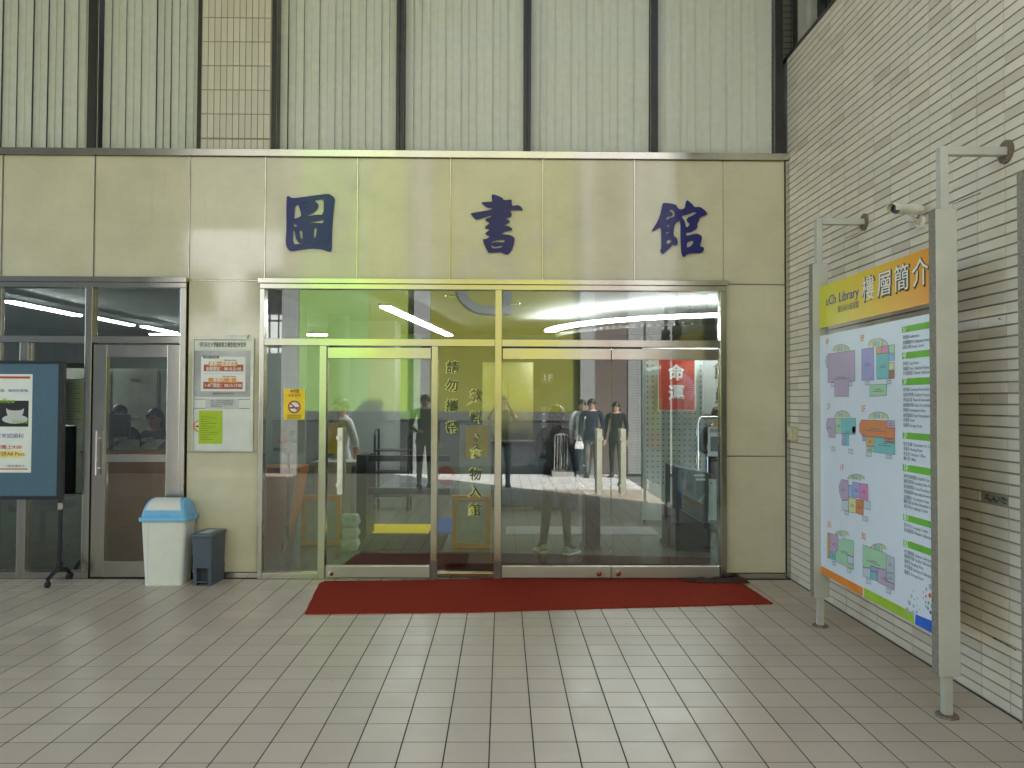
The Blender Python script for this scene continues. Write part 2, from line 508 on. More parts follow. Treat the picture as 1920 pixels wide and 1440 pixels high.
# ------------------------------------------------------------------ mesh helpers
class MB:
    """collects faces, builds ONE mesh object"""

    def __init__(self):
        self.v, self.f, self.mi, self.sm = [], [], [], []

    def add(self, vs, fs, mi=0, smooth=False):
        o = len(self.v)
        self.v += [tuple(p) for p in vs]
        for f in fs:
            self.f.append(tuple(i + o for i in f))
            self.mi.append(mi)
            self.sm.append(smooth)
        return self

    def box(self, x0, x1, y0, y1, z0, z1, mi=0, bev=0.0):
        if bev <= 0:
            vs = [(x, y, z) for z in (z0, z1) for y in (y0, y1) for x in (x0, x1)]
            return self.add(vs, [(0, 2, 3, 1), (4, 5, 7, 6), (0, 1, 5, 4), (2, 6, 7, 3), (0, 4, 6, 2), (1, 3, 7, 5)], mi)
        bm = bmesh.new()
        bmesh.ops.create_cube(bm, size=1.0)
        for v in bm.verts:
            v.co = Vector(((x0 + x1) / 2 + v.co.x * (x1 - x0), (y0 + y1) / 2 + v.co.y * (y1 - y0), (z0 + z1) / 2 + v.co.z * (z1 - z0)))
        bmesh.ops.bevel(bm, geom=list(bm.edges), offset=bev, segments=2, profile=0.5, affect='EDGES')
        bm.verts.index_update()
        self.add([v.co for v in bm.verts], [[v.index for v in f.verts] for f in bm.faces], mi)
        bm.free()
        return self

    def cyl(self, p0, p1, r0, r1=None, n=16, mi=0, caps=True):
        r1 = r0 if r1 is None else r1
        a, b = Vector(p0), Vector(p1)
        d = (b - a).normalized()
        q = d.to_track_quat('Z', 'Y')
        vs = []
        for c, r in ((a, r0), (b, r1)):
            for k in range(n):
                t = 2 * math.pi * k / n
                vs.append(c + q @ Vector((math.cos(t) * r, math.sin(t) * r, 0)))
        self.add(vs, [(k, (k + 1) % n, n + (k + 1) % n, n + k) for k in range(n)], mi, True)
        if caps:
            self.add(vs[:n], [tuple(reversed(range(n)))], mi)
            self.add(vs[n:], [tuple(range(n))], mi)
        return self

    def sphere(self, c, r, mi=0, n=14, m=9, sc=(1, 1, 1)):
        c = Vector(c)
        vs = [c + Vector((0, 0, r * sc[2]))]
        for i in range(1, m):
            t = math.pi * i / m
            for k in range(n):
                p = 2 * math.pi * k / n
                vs.append(c + Vector((r * sc[0] * math.sin(t) * math.cos(p), r * sc[1] * math.sin(t) * math.sin(p), r * sc[2] * math.cos(t))))
        vs.append(c - Vector((0, 0, r * sc[2])))
        fs = [(0, 1 + k, 1 + (k + 1) % n) for k in range(n)]
        for i in range(m - 2):
            for k in range(n):
                a = 1 + i * n + k
                b = 1 + i * n + (k + 1) % n
                fs.append((a, a + n, b + n, b))
        L = len(vs) - 1
        fs += [(L, 1 + (m - 2) * n + (k + 1) % n, 1 + (m - 2) * n + k) for k in range(n)]
        return self.add(vs, fs, mi, True)

    def prism(self, poly, axis, a, b, mi=0):
        """poly in the two other axes (kept in xyz order), extruded along axis from a to b"""
        def P(q, d):
            if axis == 'x':
                return (d, q[0], q[1])
            if axis == 'y':
                return (q[0], d, q[1])
            return (q[0], q[1], d)
        n = len(poly)
        vs = [P(q, a) for q in poly] + [P(q, b) for q in poly]
        fs = [tuple(range(n)), tuple(reversed(range(n, 2 * n)))] + [(i, i + n, (i + 1) % n + n, (i + 1) % n) for i in range(n)]
        return self.add(vs, fs, mi)

    def loft(self, rings, mi=0, smooth=True, cap0=True, cap1=True):
        n = len(rings[0])
        vs = [p for r in rings for p in r]
        fs = []
        for i in range(len(rings) - 1):
            for k in range(n):
                fs.append((i * n + k, i * n + (k + 1) % n, (i + 1) * n + (k + 1) % n, (i + 1) * n + k))
        self.add(vs, fs, mi, smooth)
        if cap0:
            self.add(rings[0], [tuple(reversed(range(n)))], mi)
        if cap1:
            self.add(rings[-1], [tuple(range(n))], mi)
        return self

    def tube(self, pts, r, n=8, mi=0):
        pts = [Vector(p) for p in pts]
        rings = []
        for i, p in enumerate(pts):
            d = (pts[min(i + 1, len(pts) - 1)] - pts[max(i - 1, 0)]).normalized()
            q = d.to_track_quat('Z', 'Y')
            rings.append([p + q @ Vector((math.cos(2 * math.pi * k / n) * r, math.sin(2 * math.pi * k / n) * r, 0)) for k in range(n)])
        return self.loft(rings, mi)

    def mesh(self, name, mats):
        me = bpy.data.meshes.new(name)
        me.from_pydata(self.v, [], self.f)
        for m in (mats if isinstance(mats, (list, tuple)) else [mats]):
            me.materials.append(M[m])
        me.polygons.foreach_set('material_index', self.mi)
        me.polygons.foreach_set('use_smooth', self.sm)
        bm = bmesh.new()
        bm.from_mesh(me)
        bmesh.ops.recalc_face_normals(bm, faces=list(bm.faces))
        bm.to_mesh(me)
        bm.free()
        me.update()
        return me

    def build(self, name, mats, parent=None, bevel=0.0):
        o = bpy.data.objects.new(name, self.mesh(name, mats))
        col.objects.link(o)
        if parent is not None:
            o.parent = parent
        if bevel:
            md = o.modifiers.new('bevel', 'BEVEL')
            md.width = bevel
            md.segments = 2
            md.limit_method = 'ANGLE'
        return o


def tag(o, label=None, cat=None, group=None, kind=None):
    if label:
        o['label'] = label
    if cat:
        o['category'] = cat
    if group:
        o['group'] = group
    if kind:
        o['kind'] = kind
    return o


def thing(name, label, cat, loc=(0, 0, 0), group=None, rz=0.0):
    o = bpy.data.objects.new(name, None)
    o.empty_display_size = 0.1
    col.objects.link(o)
    o.location = loc
    o.rotation_euler = (0, 0, rz)
    return tag(o, label, cat, group)


def box(name, mat, parent, x0, x1, y0, y1, z0, z1, bev=0.0):
    return MB().box(x0, x1, y0, y1, z0, z1, bev=bev).build(name, mat, parent)


def copy_tree(o, parent=None):
    c = o.copy()
    col.objects.link(c)
    c.parent = parent
    for ch in list(o.children):
        copy_tree(ch, c)
    return c


scratch = bpy.data.scenes.new('scratch')


def from_curve(cu, name, mats, parent, mw):
    o = bpy.data.objects.new('tmp', cu)
    scratch.collection.objects.link(o)
    scratch.view_layers[0].update()
    dg = scratch.view_layers[0].depsgraph
    me = bpy.data.meshes.new_from_object(o.evaluated_get(dg))
    bpy.data.objects.remove(o)
    bpy.data.curves.remove(cu)
    me.name = name
    me.materials.clear()
    for m in (mats if isinstance(mats, (list, tuple)) else [mats]):
        me.materials.append(M[m])
    me.transform(mw)
    n = bpy.data.objects.new(name, me)
    col.objects.link(n)
    n.parent = parent
    return n


FRONT = Matrix(((1, 0, 0), (0, 0, -1), (0, 1, 0))).to_4x4()        # text seen from -y
SIDE = Matrix(((0, 0, -1), (-1, 0, 0), (0, 1, 0))).to_4x4()        # text on a face that looks to -x, reading towards -y
BACKW = Matrix(((-1, 0, 0), (0, 0, 1), (0, 1, 0))).to_4x4()        # text seen from +y


def text(body, size, mat, parent, pos, basis=FRONT, name='print', align='LEFT', depth=0.0003, fat=0.0, sx=1.0, fit=None, shear=0.0, res=2, valign='CENTER'):
    cu = bpy.data.curves.new('t', 'FONT')
    cu.body = body
    cu.size = size
    cu.align_x = align
    cu.align_y = valign
    cu.extrude = depth
    cu.offset = fat * size
    cu.resolution_u = res
    cu.shear = shear
    o = bpy.data.objects.new('tmp', cu)
    scratch.collection.objects.link(o)
    if fit:
        scratch.view_layers[0].update()
        w = o.dimensions.x
        if w > 0:
            sx = fit / w
    bpy.data.objects.remove(o)
    mw = Matrix.Translation(Vector(pos)) @ basis @ Matrix.Diagonal((sx, 1, 1, 1))
    return from_curve(cu, name, mat, parent, mw)


def outline_curve(loops, extrude, offset=0.0):
    cu = bpy.data.curves.new('g', 'CURVE')
    cu.dimensions = '2D'
    cu.fill_mode = 'BOTH'
    cu.extrude = extrude
    cu.offset = offset
    for l in loops:
        s = cu.splines.new('POLY')
        s.points.add(len(l) - 1)
        for p, (x, z) in zip(s.points, l):
            p.co = (x, z, 0, 1)
        s.use_cyclic_u = True
    return cu


def smooth_loop(l, it=1):
    for _ in range(it):
        o = []
        n = len(l)
        for i in range(n):
            a, b = l[i], l[(i + 1) % n]
            o.append((a[0] * .75 + b[0] * .25, a[1] * .75 + b[1] * .25))
            o.append((a[0] * .25 + b[0] * .75, a[1] * .25 + b[1] * .75))
        l = o
    return l

GLYPHS = {
 'tu': [[(-1.962, 3.524), (-1.957, 3.539), (-1.943, 3.54), (-1.918, 3.52), (-1.846, 3.527), (-1.604, 3.563), (-1.565, 3.561), (-1.532, 3.541), (-1.517, 3.513), (-1.526, 3.455), (-1.536, 3.343), (-1.544, 3.188), (-1.546, 3.049), (-1.552, 3.031), (-1.566, 3.028), (-1.621, 3.046), (-1.671, 3.055), (-1.731, 3.059), (-1.819, 3.05), (-1.913, 3.03), (-1.935, 3.038), (-1.96, 3.068), (-1.967, 3.113), (-1.962, 3.213), (-1.96, 3.296), (-1.964, 3.407)], [(-1.887, 3.46), (-1.851, 3.466), (-1.846, 3.441), (-1.823, 3.369), (-1.834, 3.347), (-1.894, 3.324), (-1.894, 3.374)], [(-1.846, 3.476), (-1.747, 3.498), (-1.769, 3.484), (-1.835, 3.469)], [(-1.725, 3.503), (-1.637, 3.521), (-1.616, 3.51), (-1.618, 3.365), (-1.679, 3.37), (-1.787, 3.35), (-1.787, 3.361), (-1.702, 3.398), (-1.667, 3.454), (-1.686, 3.487)], [(-1.788, 3.431), (-1.763, 3.442), (-1.774, 3.422), (-1.785, 3.419)], [(-1.792, 3.287), (-1.767, 3.303), (-1.657, 3.318), (-1.617, 3.329), (-1.618, 3.288), (-1.684, 3.293)], [(-1.902, 3.291), (-1.877, 3.277), (-1.852, 3.275), (-1.866, 3.255), (-1.899, 3.255)], [(-1.904, 3.246), (-1.888, 3.241), (-1.876, 3.152), (-1.853, 3.114), (-1.837, 3.105), (-1.705, 3.117), (-1.71, 3.106), (-1.842, 3.093), (-1.904, 3.088)], [(-1.852, 3.222), (-1.815, 3.228), (-1.808, 3.139), (-1.831, 3.136)], [(-1.711, 3.248), (-1.676, 3.251), (-1.688, 3.167), (-1.694, 3.151), (-1.713, 3.153)], [(-1.658, 3.109), (-1.619, 3.132), (-1.621, 3.107), (-1.655, 3.105)], [(-1.777, 3.243), (-1.756, 3.243), (-1.772, 3.231)], [(-1.777, 3.193), (-1.756, 3.195), (-1.771, 3.183)], [(-1.776, 3.152), (-1.756, 3.154), (-1.771, 3.142)]],
 'shu': [[(-0.058, 3.566), (-0.033, 3.571), (0.045, 3.539), (0.056, 3.514), (0.123, 3.524), (0.13, 3.517), (0.129, 3.461), (0.184, 3.472), (0.212, 3.462), (0.234, 3.434), (0.229, 3.427), (0.181, 3.429), (0.123, 3.428), (0.118, 3.411), (0.132, 3.383), (0.126, 3.366), (0.046, 3.344), (0.079, 3.341), (0.115, 3.325), (0.107, 3.308), (0.046, 3.28), (0.102, 3.274), (0.138, 3.25), (0.13, 3.236), (0.058, 3.224), (0.041, 3.21), (0.038, 3.196), (0.096, 3.195), (0.135, 3.183), (0.16, 3.161), (0.152, 3.11), (0.125, 3.038), (0.097, 3.013), (0.07, 3.012), (0.031, 3.034), (-0.03, 3.028), (-0.074, 3.024), (-0.091, 3.036), (-0.142, 3.15), (-0.108, 3.15), (-0.064, 3.176), (-0.109, 3.195), (-0.111, 3.209), (-0.064, 3.245), (-0.114, 3.256), (-0.112, 3.27), (-0.068, 3.301), (-0.115, 3.329), (-0.109, 3.34), (-0.054, 3.362), (-0.054, 3.382), (-0.132, 3.356), (-0.192, 3.337), (-0.209, 3.342), (-0.248, 3.386), (-0.243, 3.394), (-0.049, 3.427), (-0.049, 3.449), (-0.099, 3.448), (-0.149, 3.49), (-0.146, 3.496), (-0.052, 3.502), (-0.049, 3.51)], [(0.043, 3.413), (0.068, 3.422), (0.073, 3.408), (0.046, 3.399)], [(-0.069, 3.123), (-0.02, 3.143), (0.072, 3.154), (0.064, 3.118), (-0.009, 3.126), (-0.053, 3.116)], [(-0.061, 3.098), (-0.042, 3.098), (-0.036, 3.079), (0.055, 3.101), (0.042, 3.071), (-0.05, 3.06)]],
 'guan': [[(1.544, 3.494), (1.555, 3.502), (1.607, 3.499), (1.67, 3.487), (1.683, 3.458), (1.701, 3.44), (1.753, 3.448), (1.764, 3.511), (1.772, 3.528), (1.785, 3.525), (1.829, 3.483), (1.84, 3.462), (1.894, 3.469), (1.931, 3.442), (1.96, 3.413), (1.955, 3.395), (1.889, 3.371), (1.884, 3.339), (1.865, 3.308), (1.871, 3.276), (1.852, 3.255), (1.805, 3.23), (1.761, 3.227), (1.763, 3.189), (1.852, 3.218), (1.894, 3.206), (1.912, 3.187), (1.905, 3.146), (1.891, 3.093), (1.923, 3.091), (1.932, 3.072), (1.91, 3.036), (1.836, 3.035), (1.769, 3.027), (1.748, 2.999), (1.735, 3.003), (1.719, 3.045), (1.714, 3.191), (1.715, 3.343), (1.69, 3.333), (1.664, 3.317), (1.649, 3.269), (1.643, 3.196), (1.675, 3.175), (1.685, 3.139), (1.677, 3.113), (1.664, 3.107), (1.643, 3.118), (1.617, 3.091), (1.57, 3.044), (1.544, 3.023), (1.521, 3.054), (1.536, 3.075), (1.534, 3.216), (1.531, 3.287), (1.487, 3.258), (1.447, 3.238), (1.446, 3.244), (1.507, 3.342), (1.534, 3.426)], [(1.604, 3.426), (1.617, 3.453), (1.664, 3.424), (1.654, 3.366), (1.638, 3.374), (1.565, 3.334), (1.586, 3.379), (1.617, 3.377), (1.641, 3.395), (1.628, 3.416)], [(1.583, 3.3), (1.612, 3.303), (1.612, 3.269), (1.578, 3.285)], [(1.575, 3.238), (1.591, 3.232), (1.612, 3.246), (1.607, 3.225), (1.575, 3.203)], [(1.578, 3.149), (1.62, 3.17), (1.633, 3.141), (1.581, 3.109)], [(1.719, 3.369), (1.732, 3.391), (1.779, 3.396), (1.837, 3.423), (1.868, 3.42), (1.853, 3.397), (1.769, 3.362), (1.779, 3.328), (1.8, 3.315), (1.79, 3.286), (1.763, 3.27), (1.753, 3.323), (1.735, 3.354)], [(1.769, 3.134), (1.831, 3.156), (1.837, 3.14), (1.816, 3.103), (1.779, 3.083), (1.769, 3.087)]],
}
PLANS = [
 ('4F',(-1.631, 2.065),[('lilac', [(-1.671, 1.991), (-2.092, 1.989), (-2.092, 1.786), (-1.998, 1.787), (-2.0, 1.685), (-1.779, 1.684), (-1.78, 1.786), (-1.669, 1.786)]), ('bay', [(-1.671, 1.983), (-1.641, 1.97), (-1.626, 1.937), (-1.64, 1.899), (-1.67, 1.887)]), ('white', [(-1.721, 1.783), (-1.78, 1.783), (-1.78, 1.754), (-1.72, 1.754)]), ('white', [(-1.998, 1.785), (-2.048, 1.785), (-2.048, 1.754), (-1.997, 1.754)])],[(-1.757, 2.004), (-1.762, 2.016), (-1.776, 2.026), (-1.798, 2.035), (-1.826, 2.04), (-1.859, 2.042), (-1.893, 2.042), (-1.927, 2.037), (-1.958, 2.031), (-1.984, 2.021), (-2.004, 2.011), (-2.016, 1.999), (-2.02, 1.987)]),
 ('5F',(-2.17, 2.047),[('purple', [(-2.187, 1.989), (-2.347, 1.99), (-2.351, 1.785), (-2.187, 1.786)]), ('teal', [(-2.386, 1.947), (-2.54, 1.944), (-2.538, 1.788), (-2.387, 1.788)]), ('orange', [(-2.384, 1.991), (-2.452, 1.989), (-2.452, 1.946), (-2.384, 1.947)]), ('pink', [(-2.452, 1.989), (-2.537, 1.988), (-2.537, 1.945), (-2.452, 1.946)]), ('green', [(-2.542, 1.989), (-2.606, 1.989), (-2.605, 1.936), (-2.541, 1.945)]), ('blue', [(-2.54, 1.936), (-2.605, 1.933), (-2.604, 1.896), (-2.54, 1.897)]), ('yellow', [(-2.539, 1.884), (-2.601, 1.883), (-2.6, 1.84), (-2.539, 1.838)]), ('brown', [(-2.541, 1.837), (-2.602, 1.836), (-2.602, 1.788), (-2.541, 1.788)]), ('green', [(-2.296, 1.756), (-2.509, 1.755), (-2.508, 1.686), (-2.295, 1.683)]), ('white', [(-2.234, 1.777), (-2.29, 1.777), (-2.289, 1.757), (-2.234, 1.757)]), ('white', [(-2.513, 1.778), (-2.563, 1.778), (-2.562, 1.758), (-2.513, 1.758)])],[(-2.272, 2.004), (-2.277, 2.016), (-2.29, 2.026), (-2.312, 2.035), (-2.34, 2.04), (-2.372, 2.042), (-2.406, 2.041), (-2.44, 2.037), (-2.47, 2.03), (-2.496, 2.02), (-2.516, 2.009), (-2.528, 1.997), (-2.532, 1.985)]),
 ('2F',(-1.649, 1.599),[('lilac', [(-1.666, 1.53), (-1.786, 1.532), (-1.787, 1.396), (-1.676, 1.395), (-1.673, 1.422), (-1.642, 1.455), (-1.635, 1.484), (-1.648, 1.514)]), ('green', [(-1.789, 1.532), (-1.889, 1.533), (-1.888, 1.431), (-1.788, 1.429)]), ('teal', [(-1.889, 1.533), (-2.098, 1.538), (-2.097, 1.433), (-1.998, 1.431), (-1.997, 1.352), (-1.946, 1.353), (-1.939, 1.43), (-1.888, 1.431)]), ('purple', [(-1.891, 1.429), (-1.944, 1.429), (-1.943, 1.351), (-1.89, 1.351)]), ('orange', [(-2.048, 1.483), (-2.093, 1.484), (-2.092, 1.443), (-2.047, 1.442)]), ('white', [(-1.724, 1.329), (-1.783, 1.33), (-1.783, 1.302), (-1.724, 1.301)]), ('white', [(-1.992, 1.331), (-2.053, 1.331), (-2.053, 1.302), (-1.992, 1.302)])],[(-1.777, 1.538), (-1.782, 1.55), (-1.794, 1.562), (-1.814, 1.572), (-1.839, 1.579), (-1.868, 1.584), (-1.899, 1.586), (-1.93, 1.585), (-1.958, 1.581), (-1.982, 1.574), (-2.0, 1.565), (-2.011, 1.555), (-2.015, 1.543)]),
 ('3F',(-2.177, 1.59),[('rust', [(-2.181, 1.531), (-2.51, 1.533), (-2.509, 1.491), (-2.604, 1.49), (-2.603, 1.428), (-2.515, 1.429), (-2.244, 1.428), (-2.187, 1.43), (-2.151, 1.453), (-2.149, 1.5)]), ('lilac', [(-2.51, 1.536), (-2.604, 1.535), (-2.604, 1.49), (-2.509, 1.491)]), ('brown2', [(-2.477, 1.428), (-2.603, 1.428), (-2.603, 1.403), (-2.477, 1.402)]), ('teal', [(-2.346, 1.425), (-2.477, 1.428), (-2.479, 1.401), (-2.603, 1.402), (-2.604, 1.335), (-2.345, 1.332)]), ('orange', [(-2.244, 1.426), (-2.346, 1.425), (-2.346, 1.369), (-2.243, 1.369)]), ('green', [(-2.247, 1.365), (-2.346, 1.366), (-2.345, 1.334), (-2.247, 1.336)]), ('purple', [(-2.19, 1.427), (-2.239, 1.426), (-2.239, 1.396), (-2.189, 1.397)]), ('white', [(-2.242, 1.329), (-2.311, 1.329), (-2.311, 1.302), (-2.242, 1.301)]), ('white', [(-2.494, 1.326), (-2.563, 1.327), (-2.563, 1.308), (-2.494, 1.306)])],[(-2.277, 1.54), (-2.282, 1.552), (-2.295, 1.563), (-2.316, 1.572), (-2.344, 1.579), (-2.375, 1.584), (-2.408, 1.586), (-2.441, 1.585), (-2.471, 1.581), (-2.496, 1.575), (-2.515, 1.567), (-2.527, 1.557), (-2.531, 1.546)]),
 ('1F',(-1.851, 1.182),[('lilac', [(-1.883, 1.115), (-1.986, 1.116), (-1.984, 0.988), (-1.885, 0.971), (-1.849, 1.017), (-1.838, 1.064)]), ('blue', [(-1.989, 1.088), (-2.041, 1.091), (-2.04, 1.016), (-1.988, 1.01)]), ('purple', [(-2.048, 1.115), (-2.152, 1.117), (-2.151, 1.021), (-2.047, 1.012)]), ('pink', [(-2.152, 1.117), (-2.262, 1.122), (-2.266, 1.02), (-2.151, 1.016)]), ('yellow', [(-1.988, 1.003), (-2.095, 1.009), (-2.094, 0.915), (-1.987, 0.906)]), ('rust', [(-2.095, 1.007), (-2.2, 1.012), (-2.198, 0.915), (-2.094, 0.915)]), ('white', [(-1.885, 0.968), (-1.984, 0.986), (-1.983, 0.91), (-1.885, 0.905)]), ('white', [(-2.203, 1.01), (-2.296, 1.017), (-2.295, 0.964), (-2.203, 0.96)]), ('white', [(-1.928, 0.91), (-1.987, 0.911), (-1.987, 0.884), (-1.928, 0.883)]), ('white', [(-2.189, 0.91), (-2.259, 0.912), (-2.259, 0.885), (-2.188, 0.883)])],[(-1.973, 1.125), (-1.978, 1.134), (-1.991, 1.143), (-2.011, 1.152), (-2.038, 1.16), (-2.068, 1.166), (-2.1, 1.17), (-2.132, 1.172), (-2.161, 1.171), (-2.186, 1.169), (-2.205, 1.164), (-2.217, 1.158), (-2.221, 1.15)]),
 ('B1',(-1.651, 0.759),[('orange', [(-1.645, 0.711), (-1.685, 0.712), (-1.683, 0.533), (-1.643, 0.529)]), ('lilac', [(-1.69, 0.713), (-1.827, 0.717), (-1.826, 0.625), (-1.781, 0.601), (-1.689, 0.583)]), ('green', [(-1.827, 0.693), (-1.878, 0.697), (-1.878, 0.712), (-2.057, 0.725), (-2.056, 0.618), (-1.967, 0.614), (-1.966, 0.557), (-2.055, 0.567), (-2.055, 0.534), (-1.782, 0.533), (-1.783, 0.6), (-1.826, 0.623)]), ('teal', [(-1.689, 0.58), (-1.781, 0.592), (-1.78, 0.538), (-1.688, 0.534)]), ('white', [(-1.969, 0.613), (-2.056, 0.616), (-2.055, 0.568), (-1.968, 0.561)]), ('white', [(-1.723, 0.524), (-1.78, 0.528), (-1.78, 0.502), (-1.723, 0.498)]), ('white', [(-1.961, 0.528), (-2.018, 0.531), (-2.018, 0.504), (-1.961, 0.501)])],[(-1.771, 0.712), (-1.775, 0.721), (-1.786, 0.731), (-1.804, 0.74), (-1.826, 0.749), (-1.853, 0.757), (-1.881, 0.762), (-1.908, 0.766), (-1.934, 0.767), (-1.955, 0.766), (-1.972, 0.763), (-1.982, 0.757), (-1.985, 0.75)]),
 ('B2',(-2.173, 0.767),[('green', [(-2.19, 0.724), (-2.491, 0.727), (-2.49, 0.629), (-2.38, 0.618), (-2.293, 0.615), (-2.293, 0.599), (-2.188, 0.581)]), ('bay', [(-2.491, 0.723), (-2.586, 0.721), (-2.585, 0.629), (-2.49, 0.617)]), ('purple', [(-2.293, 0.614), (-2.376, 0.618), (-2.376, 0.591), (-2.292, 0.58)]), ('teal', [(-2.292, 0.577), (-2.376, 0.59), (-2.375, 0.535), (-2.292, 0.528)]), ('lilac', [(-2.38, 0.617), (-2.49, 0.627), (-2.489, 0.561), (-2.584, 0.563), (-2.584, 0.529), (-2.379, 0.531)]), ('bay', [(-2.493, 0.613), (-2.585, 0.624), (-2.584, 0.567), (-2.493, 0.562)]), ('white', [(-2.188, 0.577), (-2.289, 0.594), (-2.288, 0.532), (-2.188, 0.523)]), ('white', [(-2.232, 0.519), (-2.292, 0.524), (-2.291, 0.495), (-2.231, 0.489)]), ('white', [(-2.487, 0.521), (-2.543, 0.523), (-2.542, 0.496), (-2.487, 0.494)])],[(-2.285, 0.713), (-2.289, 0.723), (-2.3, 0.734), (-2.317, 0.744), (-2.339, 0.754), (-2.365, 0.762), (-2.393, 0.769), (-2.42, 0.773), (-2.445, 0.774), (-2.466, 0.772), (-2.482, 0.768), (-2.492, 0.762), (-2.495, 0.754)]),
]
BARS = [
 ('5F',2.088,2.051,[2.026, 1.994, 1.967]),
 ('4F',1.935,1.897,[1.873, 1.843, 1.816]),
 ('3F',1.784,1.744,[1.722, 1.692, 1.663, 1.633, 1.604, 1.574, 1.547, 1.517]),
 ('2F',1.472,1.434,[1.408, 1.38, 1.351, 1.324]),
 ('1F',1.286,1.246,[1.221, 1.192, 1.162, 1.133, 1.102, 1.076, 1.049]),
 ('B1',0.998,0.961,[0.94, 0.911]),
 ('B2',0.85,0.811,[0.786, 0.76, 0.73, 0.701, 0.669]),
]
DOTS = [('dot_gray', [(-2.798, 0.578, 0.0059), (-2.777, 0.543, 0.0103), (-2.809, 0.533, 0.0066), (-2.839, 0.546, 0.0059), (-2.753, 0.499, 0.0147), (-2.798, 0.493, 0.0103), (-2.835, 0.506, 0.0059), (-2.73, 0.448, 0.0183), (-2.789, 0.451, 0.0147), (-2.83, 0.468, 0.0103), (-2.855, 0.49, 0.0051), (-2.93, 0.62, 0.0103), (-2.97, 0.643, 0.0169), (-2.9, 0.595, 0.0066)]), ('dot_red', [(-2.964, 0.594, 0.0132), (-2.925, 0.58, 0.0081), (-2.899, 0.564, 0.0051)]), ('dot_green', [(-2.952, 0.551, 0.0095), (-2.982, 0.54, 0.011), (-2.922, 0.547, 0.0066)]), ('dot_blue', [(-2.945, 0.52, 0.0081), (-2.969, 0.504, 0.0103), (-2.924, 0.524, 0.0051)])]


def rebase(p, loc):
    """put a thing's origin at its base without moving its parts"""
    p.location = loc
    for ch in p.children:
        ch.location = Vector(ch.location) - Vector(loc)
    return p


# ================================================================== SETTING
WALL_X = 2.742          # face of the tiled side wall
WALL_END = -4.74        # where that wall ends and the sun comes in
OPP = -10.25            # face of the building across the passage
tag(box('ground', 'asphalt', None, -400, 400, -400, 400, -0.40, -0.06), kind='structure')

# passage floor: slab, then single tiles with open joints
floor = box('floor', 'grout_dark', None, -16.0, WALL_X, OPP, 0.30, -0.055, -0.0014)
tag(floor, kind='structure')
P = 0.21
G = 0.0065


def tile_mesh(name, w, h, t, mat, bev=0.0015):
    m = MB()
    b = bev
    vs = [(0, 0, -t), (w, 0, -t), (w, h, -t), (0, h, -t), (0, 0, -b), (w, 0, -b), (w, h, -b), (0, h, -b),
          (b, b, 0), (w - b, b, 0), (w - b, h - b, 0), (b, h - b, 0)]
    fs = [(0, 1, 5, 4), (1, 2, 6, 5), (2, 3, 7, 6), (3, 0, 4, 7), (4, 5, 9, 8), (5, 6, 10, 9), (6, 7, 11, 10), (7, 4, 8, 11), (8, 9, 10, 11)]
    m.add(vs, fs)
    return m


tile_me = tile_mesh('tile', P - G, P - G, 0.0013, 'floor_tile', 0.0008).mesh('tile', 'floor_tile')
tiles = []
Y0 = -3.6125 - 0.21 * 33
for i in range(-76, 14):
    for j in range(0, 52):
        x = i * P + G / 2
        y = Y0 + j * P + G / 2
        if y < OPP + 0.05 or y + P > 0.17 or x + P - G > WALL_X + 0.002:
            continue
        # nearest tiles in the camera's view count as single pieces
        d = y + 7.135
        vis = d > 2.25 and -4.7 < x < 2.73 and abs(x - 0.056) < 0.70 * d + 0.1
        tiles.append((d if vis else 99 + abs(d), x, y))
tiles.sort()
rest, sun_patch = MB(), MB()
for k, (d, x, y) in enumerate(tiles):
    if k < 300:
        o = bpy.data.objects.new('tile', tile_me)
        col.objects.link(o)
        o.parent = floor
        o.location = (x, y, random.uniform(-0.0001, 0.0001))
    else:
        w = P - G
        vs_, b, t = None, 0.0008, 0.0013
        dz = random.uniform(-0.0001, 0.0001)
        vs_ = [(x, y, dz - t), (x + w, y, dz - t), (x + w, y + w, dz - t), (x, y + w, dz - t), (x + b, y + b, dz), (x + w - b, y + b, dz), (x + w - b, y + w - b, dz), (x + b, y + w - b, dz)]
        (sun_patch if y < -7.38 and x > -2.4 else rest).add(vs_, [(0, 1, 5, 4), (1, 2, 6, 5), (2, 3, 7, 6), (3, 0, 4, 7), (4, 5, 6, 7)])
tag(rest.build('tile_field', 'floor_tile', floor), kind='stuff')
tag(sun_patch.build('sun_patch_tile_field', 'sun_patch_tile', floor), kind='stuff')  # paler colour paints the sun patch whiter on these tiles

# --------------------------------------------------------- tiled side wall
wall = thing('tiled_wall', 'tall pale ceramic tiled wall along the right side of the passage', 'wall', (WALL_X, 0, 0))
box('wall_core', 'wall_grout', wall, 0.0045, 0.35, WALL_END, 0.30, -0.04, 4.895)
ROW, COL = 0.0605, 0.2408
GH, GV = 0.0088, 0.0042
wt_me = MB().add([(0.004, 0, 0), (0.004, -(COL - GV), 0), (0.004, -(COL - GV), ROW - GH), (0.004, 0, ROW - GH),
                  (-0.0025, -0.001, 0.001), (-0.0025, -(COL - GV) + 0.001, 0.001), (-0.0025, -(COL - GV) + 0.001, ROW - GH - 0.001), (-0.0025, -0.001, ROW - GH - 0.001)],
                 [(0, 1, 5, 4), (1, 2, 6, 5), (2, 3, 7, 6), (3, 0, 4, 7), (4, 5, 6, 7)]).mesh('tile', 'wall_tile')
wt = []
